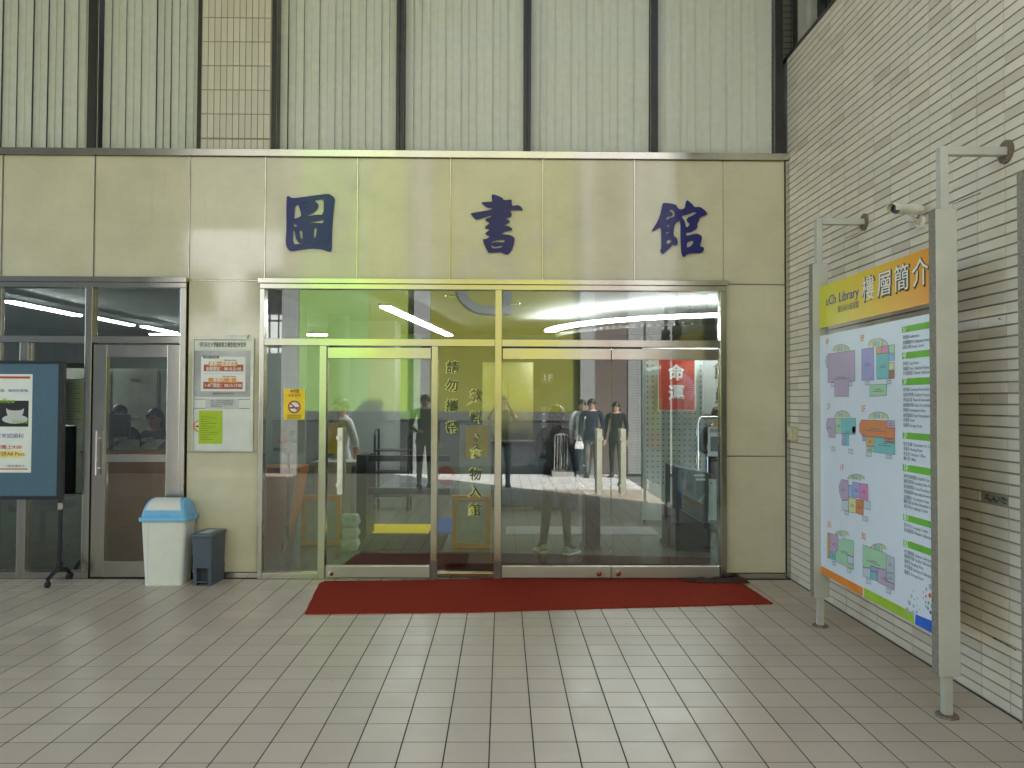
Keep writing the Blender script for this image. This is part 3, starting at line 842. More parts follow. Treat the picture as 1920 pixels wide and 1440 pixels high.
for k in range(43):
    y = 0.04 - COL * k - GV / 2
    if y - COL < WALL_END - 0.02:
        break
    for r in range(81):
        z = ROW * r + GH / 2 + 0.002
        yc = y - COL / 2
        d = 7.135 + yc
        vis = yc > -3.35 and abs(z - 1.75) < 0.53 * d
        # single pieces: the ones that show largest, not behind the sign
        hid = (-3.06 < yc < -1.5) and 0.5 < z < 2.3
        wt.append(((d + (6 if hid else 0)) if vis else 99 + k, k, r, y, z))
wt.sort()
rest = MB()
broken = (12, 18)
for n, (d, k, r, y, z) in enumerate(wt):
    if (k, r) == broken:
        continue
    dx = random.uniform(-0.0006, 0.0006)
    if n < 300:
        o = bpy.data.objects.new('tile', wt_me)
        col.objects.link(o)
        o.parent = wall
        o.location = (dx, y, z)
    else:
        rest.add([(dx + a, y + b, z + c) for a, b, c in ((0.004, 0, 0), (0.004, -(COL - GV), 0), (0.004, -(COL - GV), ROW - GH), (0.004, 0, ROW - GH),
                 (-0.0025, -0.001, 0.001), (-0.0025, -(COL - GV) + 0.001, 0.001), (-0.0025, -(COL - GV) + 0.001, ROW - GH - 0.001), (-0.0025, -0.001, ROW - GH - 0.001))],
                 [(0, 1, 5, 4), (1, 2, 6, 5), (2, 3, 7, 6), (3, 0, 4, 7), (4, 5, 6, 7)])
tag(rest.build('tile_field', 'wall_tile', wall), kind='stuff')
# the hole left by a broken tile, bare mortar with crumbs
yb = 0.04 - COL * broken[0] - GV / 2
zb = ROW * broken[1] + GH / 2 + 0.002
mb = MB()
for _ in range(26):
    yy = yb - random.uniform(0.01, COL - 0.03)
    zz = zb + random.uniform(0.006, ROW - GH - 0.012)
    s = random.uniform(0.004, 0.012)
    mb.box(0.002, 0.0046, yy - s, yy + s, zz - s * .4, zz + s * .4)
mb.build('broken_mortar', 'broken_tile', wall)
# cracks: thin open gouges in the joints
mb = MB()
for yy, zz, ln in ((-2.95, 0.36, 0.19), (-2.62, 2.83, 0.26), (-1.18, 2.93, 0.22), (-2.72, 0.98, 0.05), (-3.02, 2.10, 0.03)):
    for q in range(9):
        a = yy - ln * q / 9
        w = random.uniform(0.002, 0.006)
        mb.box(-0.0032, 0.001, a - ln / 8.4, a, zz - w * .5 - q * 0.0006, zz + w * .5 - q * 0.0006)
mb.build('crack', 'ink_black', wall)
# coping and window strip above the tiles
box('coping', 'frame_brown', wall, -0.012, 0.33, WALL_END, 0.2, 4.896, 4.925)
sw = MB()
for y in (-0.02, -0.86, -1.80, -2.9, -3.9, -4.85):
    sw.box(0.03, 0.10, y - 0.10, y, 4.925, 7.05)
sw.build('window_post', 'frame_brown', wall)
box('window_jamb', 'frame_pale', wall, 0.04, 0.11, -0.33, -0.121, 4.925, 7.05)
slat = MB().box(-0.001, 0.001, -0.043, 0.043, 0, 2.1).mesh('blind_slat', 'blind')
for k in range(26):
    o = bpy.data.objects.new('blind_slat', slat)
    col.objects.link(o)
    o.parent = wall
    o.location = (0.16 + random.uniform(-0.004, 0.004), -0.37 - 0.075 * k, 4.93)
    o.rotation_euler = (0, 0, R(random.uniform(8, 16)))
box('window_pane', 'upper_glass', wall, 0.075, 0.083, -4.84, -0.34, 4.93, 7.05)
box('dark_room', 'indoor_dark', wall, 0.36, 0.40, WALL_END, 0.3, 4.9, 7.05)
box('upper_storey', 'far_tile_h', wall, 0.02, 0.40, WALL_END, 6.0, 7.06, 8.4)

# --------------------------------------------------------- the library building
lib = thing('library_building', 'library front with pale green stone cladding, steel framed glass doors and blinds upstairs', 'building', (0, 0, 0))
# stone cladding
JX = [-5.45, -4.597, -3.747, -2.868, -2.166, -1.309, -0.444, 0.421, 1.281, 2.118, 2.700]
g = 0.005
for a, b in zip(JX[:-1], JX[1:]):
    z0 = 2.760 if b < 2.2 else 2.752
    box('cladding_panel', 'cladding_stone', lib, a + g, b - g, random.uniform(-0.0006, 0.0006), 0.028, z0, 3.911, bev=0.002)
for a, b, zs in ((-2.868, -2.198, (0.052, 1.160, 2.752)), (2.142, 2.700, (0.052, 1.138, 2.744))):
    for z0, z1 in zip(zs[:-1], zs[1:]):
        box('cladding_panel', 'cladding_stone', lib, a + g, b - g, random.uniform(-0.0006, 0.0006), 0.028, z0 + g, z1 - g, bev=0.002)
for x in JX[1:-1]:
    box('joint_strip', 'steel_v', lib, x - 0.0042, x + 0.0042, -0.006 if x < 1.9 else 0.012, 0.03, 2.772, 3.912)
for x0, x1, z in ((-2.868, -2.20, 1.160), (2.142, 2.70, 1.138), (2.142, 2.70, 2.748), (-2.868, -2.20, 2.756)):
    box('joint_strip', 'steel_h', lib, x0, x1, 0.010, 0.03, z - 0.0035, z + 0.0035)
for x0, x1 in ((-2.868, -2.195), (2.138, 2.700)):
    box('skirting', 'steel_h', lib, x0 + 0.003, x1 - 0.003, -0.012, 0.03, 0.0, 0.052)
box('edge_trim', 'steel_v', lib, 2.703, 2.7395, -0.014, 0.03, 0.0, 3.911)
# structure behind the stone
wb = MB()
wb.box(-14, 2.742, 0.032, 0.26, 2.79, 3.91)
wb.box(-2.868, -2.21, 0.032, 0.26, 0, 2.79)
wb.box(2.15, 2.742, 0.032, 0.26, 0, 2.79)
wb.box(-14, -5.46, 0.0, 0.26, 0, 2.79)
wb.box(-14, 2.742, 0.032, 0.45, 6.25, 7.2)
wb.box(-14, -5.0, 0.032, 0.45, 3.975, 6.25)
wb.build('wall_core', 'indoor_gray', lib)
box('steel_band', 'steel_h', lib, -5.45, 2.7395, -0.034, 0.20, 3.914, 3.970)
box('steel_band', 'steel_h', lib, -5.45, 2.7395, -0.028, 0.20, 3.9715, 3.976)

# tiled pier between the upper windows, set out tile by tile
px0, px1 = -2.790, -2.132
box('pier_core', 'pillar_grout', lib, px0, px1, 0.034, 0.45, 3.977, 6.25)
tw, th = 0.0585, 0.2285
pt = MB().add([(0, 0.004, 0), (tw - 0.006, 0.004, 0), (tw - 0.006, 0.004, th - 0.008), (0, 0.004, th - 0.008),
               (0.001, -0.003, 0.001), (tw - 0.007, -0.003, 0.001), (tw - 0.007, -0.003, th - 0.009), (0.001, -0.003, th - 0.009)],
              [(0, 1, 5, 4), (1, 2, 6, 5), (2, 3, 7, 6), (3, 0, 4, 7), (4, 5, 6, 7)]).mesh('tile', 'pillar_tile')
for r in range(10):
    for c in range(11):
        o = bpy.data.objects.new('tile', pt)
        col.objects.link(o)
        o.parent = lib
        o.location = (px0 + 0.009 + c * tw, 0.031 + random.uniform(-0.0006, 0.0006), 3.867 + r * th + 0.004)
        if r == 0:
            o.scale = (1, 1, 0.47)
            o.location.z = 3.979

# upper windows: dark frames, panes, vertical blinds
ZB, ZT = 3.978, 6.25
WIN = [(-4.95, -3.850, 17, 0.0), (-3.772, -2.825, 20, 0.0), (-2.092, -0.962, 21, 0.0), (-0.893, 0.246, 21, 0.0), (0.306, 1.446, 21, 0.0), (1.510, 2.627, 20, 0.0)]
for wi, (x0, x1, rot, _) in enumerate(WIN):
    wn = MB()
    wl = {0: 0.0, 1: 0.004, 2: 0.038}.get(wi, 0.032)
    wn.box(x0 - wl, x0, 0.03, 0.10, ZB, ZT)
    wr = {0: 0.072, 1: 0.034, 5: 0.072}.get(wi, 0.0325)
    wn.box(x1, x1 + wr, 0.03, 0.10, ZB, ZT)
    wn.box(x0, x1, 0.035, 0.10, ZB, ZB + 0.016)
    wn.box(x0, x1, 0.035, 0.10, ZT - 0.05, ZT)
    w = wn.build('upper_window', 'frame_brown', lib)
    box('pane', 'upper_glass', w, x0 + 0.001, x1 - 0.001, 0.060, 0.067, ZB + 0.017, ZT - 0.051)
    n = int((x1 - x0 - 0.02) / 0.0765)
    hw = 0.0418
    sl = MB().box(-hw, hw, -0.0007, 0.0007, 0, ZT - ZB - 0.06).mesh('blind_slat', 'blind')
    for k in range(n + 1):
        o = bpy.data.objects.new('blind_slat', sl)
        col.objects.link(o)
        o.parent = w
        a = rot * random.uniform(0.75, 1.25)
        if wi == 3 and k < 4:
            a = 22
        if wi == 4:
            a = random.uniform(15, 24) if k != 1 else 29
        o.location = (x0 + 0.045 + (x1 - x0 - 0.09) * k / n, 0.150 + (0.006 if k % 2 else -0.006) + random.uniform(-0.004, 0.004), ZB + 0.012)
        o.rotation_euler = (R(random.uniform(-0.12, 0.12)), R(random.uniform(-0.15, 0.15)), R(-a))
    box('head_rail', 'frame_pale', w, x0 + 0.01, x1 - 0.01, 0.12, 0.18, ZT - 0.05, ZT - 0.01)
box('dark_room', 'indoor_dark', lib, -6, 2.74, 1.6, 1.7, 3.97, 6.3)
box('upper_floor', 'indoor_dark', lib, -6, 2.74, 0.27, 1.6, 3.80, 3.96)

# --------------------------------------------------------- main entrance: steel frame, panes, doors
F0, F1 = -0.040, 0.062
en = MB().box(-0.019, 0.045, F0, F1, 0.0, 2.674).build('entrance_frame', 'steel_v', lib, bevel=0.003)   # main mullion carries the rest
box('jamb', 'steel_v', en, -2.193, -2.153, F0, F1, 0.0, 2.674, bev=0.003)
box('jamb', 'steel_v', en, 2.080, 2.136, F0, F1, 0.0, 2.674, bev=0.003)
box('head_cap', 'steel_h', en, -2.208, 2.150, F0 - 0.022, F1, 2.724, 2.772, bev=0.003)
box('head_rail', 'steel_h', en, -2.193, 2.136, F0, F1, 2.676, 2.7225, bev=0.002)
for x0, x1 in ((-2.152, -0.020), (0.046, 2.079)):
    box('transom_rail', 'steel_h', en, x0, x1, F0 + 0.004, F1, 2.150, 2.214, bev=0.002)
for x0, x1 in ((-1.640, -1.577), (-0.605, -0.546)):
    box('mullion', 'steel_v', en, x0, x1, F0 + 0.002, F1, 0.0, 2.149, bev=0.003)
for x0, x1 in ((-2.152, -1.641), (-0.545, -0.020)):
    box('sill_rail', 'steel_h', en, x0, x1, F0 + 0.004, F1, 0.0, 0.056, bev=0.002)
for x0, x1, z0, z1 in ((-2.152, -0.020, 2.215, 2.675), (0.046, 2.079, 2.215, 2.675), (-2.152, -1.641, 0.057, 2.149), (-0.545, -0.020, 0.057, 2.149)):
    box('pane', 'door_glass', en, x0, x1, 0.004, 0.012, z0, z1)
# fused grey boots at the mullion feet
box('mullion_boot', 'far_brown', en, -0.606, -0.5445, F0 - 0.001, F1 + .001, 0.0, 0.17)
box('mullion_boot', 'far_brown', en, -0.0205, 0.0465, F0 - 0.0025, F1 + .001, 0.0, 0.17)


def glass_door(x0, x1, handle_x, knob_x, lab):
    d = box('glass_door', 'door_glass', lib, x0, x1, 0.003, 0.013, 0.116, 2.032)
    d['label'] = lab
    box('top_rail', 'steel_h', d, x0, x1, -0.020, 0.036, 2.0325, 2.135, bev=0.003)
    box('bottom_rail', 'steel_dull', d, x0, x1, -0.020, 0.036, 0.014, 0.1155, bev=0.003)
    hb = MB()
    hb.box(handle_x - 0.024, handle_x + 0.024, -0.072, -0.046, 0.780, 1.390, bev=0.004)
    h = hb.build('handle', 'handle_alloy', d)
    hb = MB()
    hb.box(handle_x - 0.024, handle_x + 0.024, 0.060, 0.086, 0.780, 1.390, bev=0.004)
    hb.build('handle', 'handle_alloy', d)
    side = -0.03 if handle_x < 0 else 0.03
    if handle_x > 1.1:
        side = -0.03
    for z in (0.865, 1.300):
        bb = MB()
        bb.cyl((handle_x + side * .4, -0.080, z), (handle_x + side * .4, 0.094, z), 0.011, n=14)
        bb.cyl((handle_x + side * .4, -0.090, z), (handle_x + side * .4, -0.074, z), 0.021, 0.024, n=18)
        bb.build('handle_boss', 'handle_alloy', h)
    kb = MB()
    kb.cyl((knob_x, -0.021, 0.052), (knob_x, -0.034, 0.052), 0.028, 0.024, n=20)
    kb.cyl((knob_x, -0.034, 0.052), (knob_x, -0.040, 0.052), 0.012, n=12)
    kb.build('lock', 'steel_polished', d)
    return d


glass_door(-1.570, -0.612, -1.437, -1.520, 'single glass door leaf with flat pull bar left of the lettered pane')
glass_door(0.052, 1.063, 0.950, 0.952, 'left leaf of the double glass door')
glass_door(1.070, 2.072, 1.172, 1.132, 'right leaf of the double glass door, in front of the red poster')
box('threshold', 'steel_h', en, -1.575, 2.078, -0.03, 0.05, 0.001, 0.012)

# --------------------------------------------------------- office front on the left
le = MB().box(-3.797, -3.733, F0, F1, 0.0, 2.676).build('office_frame', 'steel_v', lib, bevel=0.003)
for x0, x1 in ((-2.926, -2.874), (-4.66, -4.598), (-5.45, -5.40)):
    box('jamb', 'steel_v', le, x0, x1, F0, F1, 0.0, 2.676, bev=0.003)
box('head_cap', 'steel_h', le, -5.45, -2.868, F0 - 0.022, F1, 2.726, 2.774, bev=0.003)
box('head_rail', 'steel_h', le, -5.45, -2.874, F0, F1, 2.678, 2.7245, bev=0.002)
for x0, x1 in ((-5.40, -4.661), (-4.597, -3.798), (-3.732, -2.927)):
    box('transom_rail', 'steel_h', le, x0, x1, F0 + 0.004, F1, 2.165, 2.226, bev=0.002)
    box('pane', 'door_glass', le, x0, x1, 0.004, 0.012, 2.227, 2.677)
for x0, x1 in ((-5.40, -4.661), (-4.597, -4.392), (-4.312, -3.798)):
    box('pane', 'door_glass', le, x0, x1, 0.004, 0.012, 0.062, 2.164)
    box('sill_rail', 'steel_h', le, x0, x1, F0 + 0.004, F1, 0.0, 0.061, bev=0.002)
box('mullion', 'steel_v', le, -4.391, -4.313, F0 + 0.002, F1, 0.0, 2.164, bev=0.003)
od = MB()
od.box(-3.724, -3.600, -0.024, 0.036, 0.012, 2.150)
od.box(-3.046, -2.932, -0.024, 0.036, 0.012, 2.150)
odo = od.build('office_door', 'steel_v', lib, bevel=0.003)
for z0, z1 in ((2.035, 2.150), (1.068, 1.137), (0.012, 0.160)):
    box('door_rail', 'steel_h', odo, -3.599, -3.047, -0.022, 0.034, z0, z1, bev=0.002)
for z0, z1 in ((0.161, 1.067), (1.138, 2.034)):
    box('pane', 'door_glass', odo, -3.599, -3.047, 0.004, 0.012, z0, z1)
h = MB()
h.tube([(-3.660, -0.024, 1.285), (-3.660, -0.070, 1.285), (-3.660, -0.075, 1.32)], 0.009)
h.tube([(-3.660, -0.024, 1.01), (-3.660, -0.070, 1.01), (-3.660, -0.075, 0.98)], 0.009)
h.cyl((-3.660, -0.075, 0.95), (-3.660, -0.075, 1.355), 0.013, n=14)
h.cyl((-3.686, -0.024, 1.135), (-3.686, -0.034, 1.135), 0.017, n=16)
h.build('handle', 'steel_polished', odo)

# --------------------------------------------------------- added unseen roof over the passage
RZ = 7.2
sun_block_poly = [(-14.0, 0.45), (-14.0, -10.24), (-7.1, -10.24), (-5.65, -8.9), (-4.2, -7.5), (-2.0, -5.3), (-0.2, -3.2), (2.741, -3.2), (2.741, 0.45)]
rf = MB().prism(sun_block_poly, 'z', RZ, RZ + 0.4).build('sun_block_roof', 'soffit', lib)
box('column', 'far_tile_h', lib, -8.9, -8.3, -4.5, -3.9, 0.0, RZ)
box('building_mass', 'far_tile_h', lib, -14.0, 3.1, 1.75, 9.0, 3.12, 8.6)
box('building_mass', 'far_tile_h', lib, 2.76, 3.1, 0.302, 1.749, 3.12, 8.6)
box('building_mass', 'far_tile_h', lib, 5.6, 6.2, 0.4, 9.0, 0.0, 3.1)

# --------------------------------------------------------- building across the passage (seen in the glass)
opp = thing('opposite_building', 'building across the passage with green and yellow walls, seen mirrored in the glass', 'building', (0, OPP, 0))
D = 0.0


def wsec(name, mat, x0, x1, z0, z1, y=0.0, th_=0.4):
    return box(name, mat, opp, x0, x1, -th_, y, z0, z1)


wsec('tile_wall', 'far_tile_h', -14, -7.90, 0, 7.2)
wsec('tile_pillar', 'far_tile_v', -7.895, -7.25, 0, 7.2, 0.10)
wsec('lintel', 'far_tile_h', -7.245, -4.93, 5.6, 7.2)
wsec('tile_pillar', 'far_tile_v', -4.925, -4.57, 0, 7.2, 0.12)
wsec('green_wall', 'far_green', -4.565, -2.99, 1.40, 7.2, -0.02)
wsec('lime_wall', 'far_lime', -2.985, -1.96, 1.40, 7.2, -0.025)
wsec('tile_pillar', 'far_tile_v', -1.955, -1.60, 0, 7.2, 0.12)
wsec('yellow_wall', 'far_yellow', -1.595, 1.80, 1.40, 7.2, -0.02)
wsec('tile_pillar', 'far_tile_v', 1.805, 2.13, 0, 7.2, 0.12)
wsec('brown_wall', 'far_brown', 2.135, 2.90, 0, 7.2, -0.02)
wsec('tile_wall', 'far_tile_h', 2.905, 9.0, 0, 7.2)
wsec('upper_storey', 'concrete', -14, 9.0, 7.205, 9.6)
for x0, x1 in ((-4.565, -1.96), (-1.595, 1.80)):
    wsec('dado_band', 'far_gray', x0, x1, 1.20, 1.395, 0.03)
    wsec('dado', 'far_dado', x0, x1, 0.16, 1.195, 0.0)
    wsec('plinth', 'ink_black', x0, x1, 0.0, 0.155, 0.02)
for s, x, z, sz in (('D', 0.41, 4.24, 2.06), ('S', -3.44, 5.45, 1.35), ('W', -2.96, 6.6, 0.62), ('igit', 1.34, 5.40, 0.62)):
    text(s, sz, 'far_letter', opp, (x, -0.005, z), BACKW, name='wall_letter', depth=0.012, res=8)
# bright neighbour and its railing beyond the opening
nb = thing('neighbour_block', 'sunlit white block beyond the opening across the passage', 'building', (-9.5, -21.0, 0))
box('wall', 'far_white', nb, -9, 6.5, -6, 0, 0, 11)
for k in range(5):
    for r in range(3):
        w = box('window', 'frame_brown', nb, -7.6 + k * 2.6, -6.2 + k * 2.6, 0.003, 0.03, 1.6 + r * 3.2, 3.2 + r * 3.2)
fn = thing('iron_fence', 'dark spear topped railing beyond the opening across the passage', 'fence', (-6.2, -13.5, 0))
box('plinth_wall', 'far_white', fn, -3.0, 2.4, -0.1, 0.1, -0.05, 2.9)
for k in range(22):
    x = -2.9 + 0.24 * k
    b_ = MB().cyl((x, 0, 2.9), (x, 0, 4.1), 0.022, n=8).cyl((x, 0, 4.1), (x, 0, 4.32), 0.06, 0.0, n=8)
    b_.build('spear', 'black_metal', fn)
box('rail', 'black_metal', fn, -3.0, 2.4, -0.02, 0.02, 3.75, 3.80)
box('rail', 'black_metal', fn, -3.0, 2.4, -0.02, 0.02, 3.05, 3.10)


# ================================================================== OUTDOOR THINGS
# --------------------------------------------------------- the three big characters on the stone
for key, nm, lab in (('tu', 'sign_character', 'navy cut-out character 圖, leftmost of the three on the stone fascia'),
                     ('shu', 'sign_character', 'navy cut-out character 書, in the middle of the stone fascia'),
                     ('guan', 'sign_character', 'navy cut-out character 館, rightmost of the three on the stone fascia')):
    loops = GLYPHS[key]
    cx = sum(p[0] for p in loops[0]) / len(loops[0])
    cz = sum(p[1] for p in loops[0]) / len(loops[0])
    lp = [smooth_loop([(x - cx, z - cz) for x, z in l], 1) for l in loops]
    ch = thing(nm, lab, 'sign letter', (cx, 0, cz), 'blue characters on the fascia')
    from_curve(outline_curve(lp, 0.007, 0.0025), 'face', 'letter_navy', ch, Matrix.Translation((0, -0.013, 0)) @ FRONT)
    from_curve(outline_curve(lp, 0.002, 0.006), 'highlight_backing', 'letter_highlight', ch, Matrix.Translation((0, -0.0035, 0)) @ FRONT)  # pale rim behind the face, painted as the bevel highlight

# --------------------------------------------------------- floor directory on posts


def make_stand(printed, label):
    st = thing('directory_sign', label, 'sign', (2.3925, 0, 0))
    for y in (-1.5, -3.105):
        yb_, yf = y + 0.032, y - 0.035
        p = MB().box(-0.0565, 0.0565, yf, yb_, 0.217, 2.666).build('post', 'post_paint', st, bevel=0.003)
        e = MB().box(-0.0595, -0.0567, yf + 0.004, yb_ - 0.003, 0.219, 2.664).build('post_edge', 'post_edge', p)
        MB().box(-0.022, 0.022, y - 0.022, y + 0.022, 0.012, 0.2165).build('leg', 'post_paint', p, bevel=0.002)
        bp = MB()
        bp.cyl((0, y, 0.0), (0, y, 0.010), 0.058, 0.055, n=24)
        for k in range(3):
            a = 2.1 * k + 0.4
            bp.cyl((0.042 * math.cos(a), y + 0.042 * math.sin(a), 0.010), (0.042 * math.cos(a), y + 0.042 * math.sin(a), 0.018), 0.007, n=8)
        bp.build('base_plate', 'base_plate', p)
        ar = MB()
        ar.box(-0.022, 0.022, y - 0.022, y + 0.022, 2.6665, 3.006)
        ar.box(0.0225, 0.342, y - 0.0215, y + 0.0215, 2.962, 3.0055)
        ar.build('arm', 'post_paint', p, bevel=0.002)
        fl = MB()
        fl.cyl((0.336, y, 2.984), (0.347, y, 2.984), 0.062, n=28)
        fl.build('flange', 'base_plate', p)
    # header
    hd = MB().box(-0.004, 0.004, -1.535, 0.0, 2.188, 2.494).build('header_panel', 'header_print' if printed else 'ink_orange2', st)
    hd.location.y = -1.5325
    box('panel_back', 'post_paint', st, 0.0045, 0.012, -3.066, -1.5345, 2.190, 2.492)
    pn = box('map_panel', 'panel_white', st, -0.004, 0.004, -3.068, -1.5345, 0.394, 2.131)
    box('panel_back', 'post_paint', st, 0.0045, 0.012, -3.066, -1.5355, 0.396, 2.129)
    return st, hd, pn


st, hd, pn = make_stand(True, 'tall free-standing floor directory with yellow and orange header beside the tiled wall')
XS = -0.0048


def sheet(name, mat, parent, poly, dx=0.0, yoff=0.0):
    """flat print on the panel; poly in (y, z)"""
    m = MB()
    n = len(poly)
    m.add([(XS - dx, y - yoff, z) for y, z in poly], [tuple(range(n))])
    return m.build(name, mat, parent)


def prect(y0, y1, z0, z1):
    return [(y0, z0), (y1, z0), (y1, z1), (y0, z1)]


# header lettering (its parent sits at y = -1.5325)
for wd, y_, f_ in (('uCh', -0.105, 0.165), ('Library', -0.315, 0.300)):
    text(wd, 0.098, 'ink_white', hd, (XS - 0.0003, y_ + 0.002, 2.375), SIDE, name='wordmark_edge', fit=f_ + 0.006, fat=0.02, shear=0.10, valign='BOTTOM_BASELINE').location.z = -0.035
    text(wd, 0.098, 'ink_navy', hd, (XS - 0.0012, y_, 2.375), SIDE, name='wordmark', fit=f_, fat=0.006, shear=0.10, valign='BOTTOM_BASELINE').location.z = -0.035
text('健行科大圖書館', 0.050, 'ink_gray', hd, (XS - 0.0003, -0.300, 2.287), SIDE, name='subtitle', fit=0.315)
for k, c in enumerate('樓層簡介'):
    y = -0.66 - 0.205 * k
    text(c, 0.175, 'ink_brown', hd, (XS - 0.0003, y - 0.006, 2.356), SIDE, name='title_shadow', fit=0.176, fat=0.022)
    text(c, 0.165, 'ink_white', hd, (XS - 0.0014, y, 2.362), SIDE, name='title', fit=0.162, fat=0.002)
# floor plans
for fl, lp, polys, dome in PLANS:
    mats, m = [], MB()

    def mi(n_):
        if n_ not in mats:
            mats.append(n_)
        return mats.index(n_)
    for c, poly in polys:
        m.add([(XS - 0.0006, y, z) for y, z in poly], [tuple(range(len(poly)))], mi('print_' + c))
        k = len(poly)
        for i in range(k):                                        # wall lines
            (ya, za), (yb2, zb2) = poly[i], poly[(i + 1) % k]
            L = math.hypot(yb2 - ya, zb2 - za) or 1
            ny, nz = -(zb2 - za) / L * 0.0014, (yb2 - ya) / L * 0.0014
            m.add([(XS - 0.0011, ya + ny, za + nz), (XS - 0.0011, yb2 + ny, zb2 + nz), (XS - 0.0011, yb2 - ny, zb2 - nz), (XS - 0.0011, ya - ny, za - nz)], [(0, 1, 2, 3)], mi('ink_gray'))
    m.add([(XS - 0.0003, y, z) for y, z in dome], [tuple(range(len(dome)))], mi('print_dome'))
    for i in range(len(dome) - 1):
        (ya, za), (yb2, zb2) = dome[i], dome[i + 1]
        L = math.hypot(yb2 - ya, zb2 - za) or 1
        ny, nz = -(zb2 - za) / L * 0.0016, (yb2 - ya) / L * 0.0016
        m.add([(XS - 0.0012, ya + ny, za + nz), (XS - 0.0012, yb2 + ny, zb2 + nz), (XS - 0.0012, yb2 - ny, zb2 - nz), (XS - 0.0012, ya - ny, za - nz)], [(0, 1, 2, 3)], mi('ink_gray'))
    # stair cells inside the dome
    ys_ = [p[0] for p in dome]
    zs_ = [p[1] for p in dome]
    ya, yb2, za, zb2 = max(ys_), min(ys_), min(zs_), max(zs_)
    for i, cc in enumerate(('orange', 'teal', 'blue', 'teal', 'yellow', 'lilac')):
        a = ya + (yb2 - ya) * (0.26 + 0.085 * i)
        b = ya + (yb2 - ya) * (0.26 + 0.085 * (i + 0.85))
        m.add([(XS - 0.0008, a, za + 0.2 * (zb2 - za)), (XS - 0.0008, b, za + 0.2 * (zb2 - za)), (XS - 0.0008, b, za + 0.75 * (zb2 - za)), (XS - 0.0008, a, za + 0.75 * (zb2 - za))], [(0, 1, 2, 3)], mi('print_' + cc))
    # captions: two tiny bars of lettering in the middle of the larger rooms
    for c, poly in polys:
        if c == 'white':
            continue
        cy_ = sum(p[0] for p in poly) / len(poly)
        cz_ = sum(p[1] for p in poly) / len(poly)
        w = max(p[0] for p in poly) - min(p[0] for p in poly)
        if w > 0.09:
            for q, ww in ((0.006, 0.14), (-0.006, 0.28)):
                m.add([(XS - 0.0012, y, z) for y, z in prect(cy_ - w * ww, cy_ + w * ww, cz_ + q - 0.0022, cz_ + q + 0.0022)], [(0, 1, 2, 3)], mi('ink_gray'))
    m.build('floor_plan', mats, pn)
    text(fl, 0.062, 'ink_orange2', pn, (XS - 0.0005, lp[0], lp[1] + 0.012), SIDE, name='plan_title', fit=0.052)
LINES = {'5F': ['演藝廳 Auditorium', '多媒體服務中心 Multimedia Services Center', '研討小間 Study Carrel'],
         '4F': ['影印室 Copy Room', '典藏室 Key Collection Room', '中文圖書區 Chinese Collection Stacks'],
         '3F': ['現刊區 Current Periodicals Area', '專題資料區 Student Projects Area', '學位論文區 Theses & Dissertations Area', '過期期刊區 Back Periodicals Area', '閱報區 Newspapers Area', '過期報紙區 Back Newspapers Area', '休閒區 Foyer', '儲藏室 Storage Room'],
         '2F': ['藝文走廊 Chien-hsin Art Gallery', '會議室 Meeting Room', '館長室 Director Office', '辦公室 Office'],
         '1F': ['參考資訊檢索區 WebPAC Area', '閱覽資料區 Reading Data Area', '新書閱覽區 Social Reading Area', '資訊檢索區 Information Retrieval Area', '流通櫃台 Circulation Desk', '國際合作處 The Office of International Cooperation', '語言中心 Language Center'],
         'B1': ['語言中心 Language Center', '西文圖書區 Western Collection Stacks'],
         'B2': ['中文圖書區 Chinese Collection Stacks', '教師著作區 Faculty Publications Area', '閱覽室 Reading Area', '參考書區 Reference Collection Stacks', '儲藏室 Storage Room']}
for fl, zt, zb_, rows in BARS:
    sheet('floor_bar', 'ink_green', pn, prect(-2.690, -3.068, zb_, zt))
    text(fl, 0.052, 'ink_white', pn, (XS - 0.0004, -2.700, (zt + zb_) / 2), SIDE, name='floor_number', fit=0.040, fat=0.01)
    for z, s in zip(rows, LINES[fl]):
        text(s, 0.026, 'ink_text', pn, (XS - 0.0004, -2.698, z - 0.004), SIDE, name='room_name', fit=min(0.34, 0.0105 * sum(2 if ord(ch_) > 255 else 1 for ch_ in s)))
sheet('stripe', 'ink_orange2', pn, prect(-1.5345, -2.183, 0.3945, 0.448))
sheet('stripe', 'ink_lime', pn, prect(-2.199, -2.797, 0.3945, 0.452))
sheet('stripe', 'ink_blue2', pn, [(-2.809, 0.3945), (-3.068, 0.3945), (-3.068, 0.468), (-2.935, 0.458), (-2.815, 0.452)])
for c, ds in DOTS:
    m = MB()
    for (y, z, r) in ds:
        m.add([(XS - 0.001 - 0.0002 * random.random(), y + r * math.cos(a), z + r * math.sin(a)) for a in [2 * math.pi * k / 18 for k in range(18)]], [tuple(range(18))])
    m.build('logo_dots', 'print_' + c, pn)
# the next stand, only its first post is in the frame
st2, hd2, pn2 = make_stand(False, 'second poster stand on posts, cut off by the right edge of the photo')
st2.location = (2.3925, -2.31, 0)
sheet('poster', 'ink_orange', pn2, prect(-1.60, -2.90, 0.9, 2.05))
sheet('poster_band', 'ink_paleyellow', pn2, prect(-1.75, -2.7, 1.2, 1.7), 0.0006)

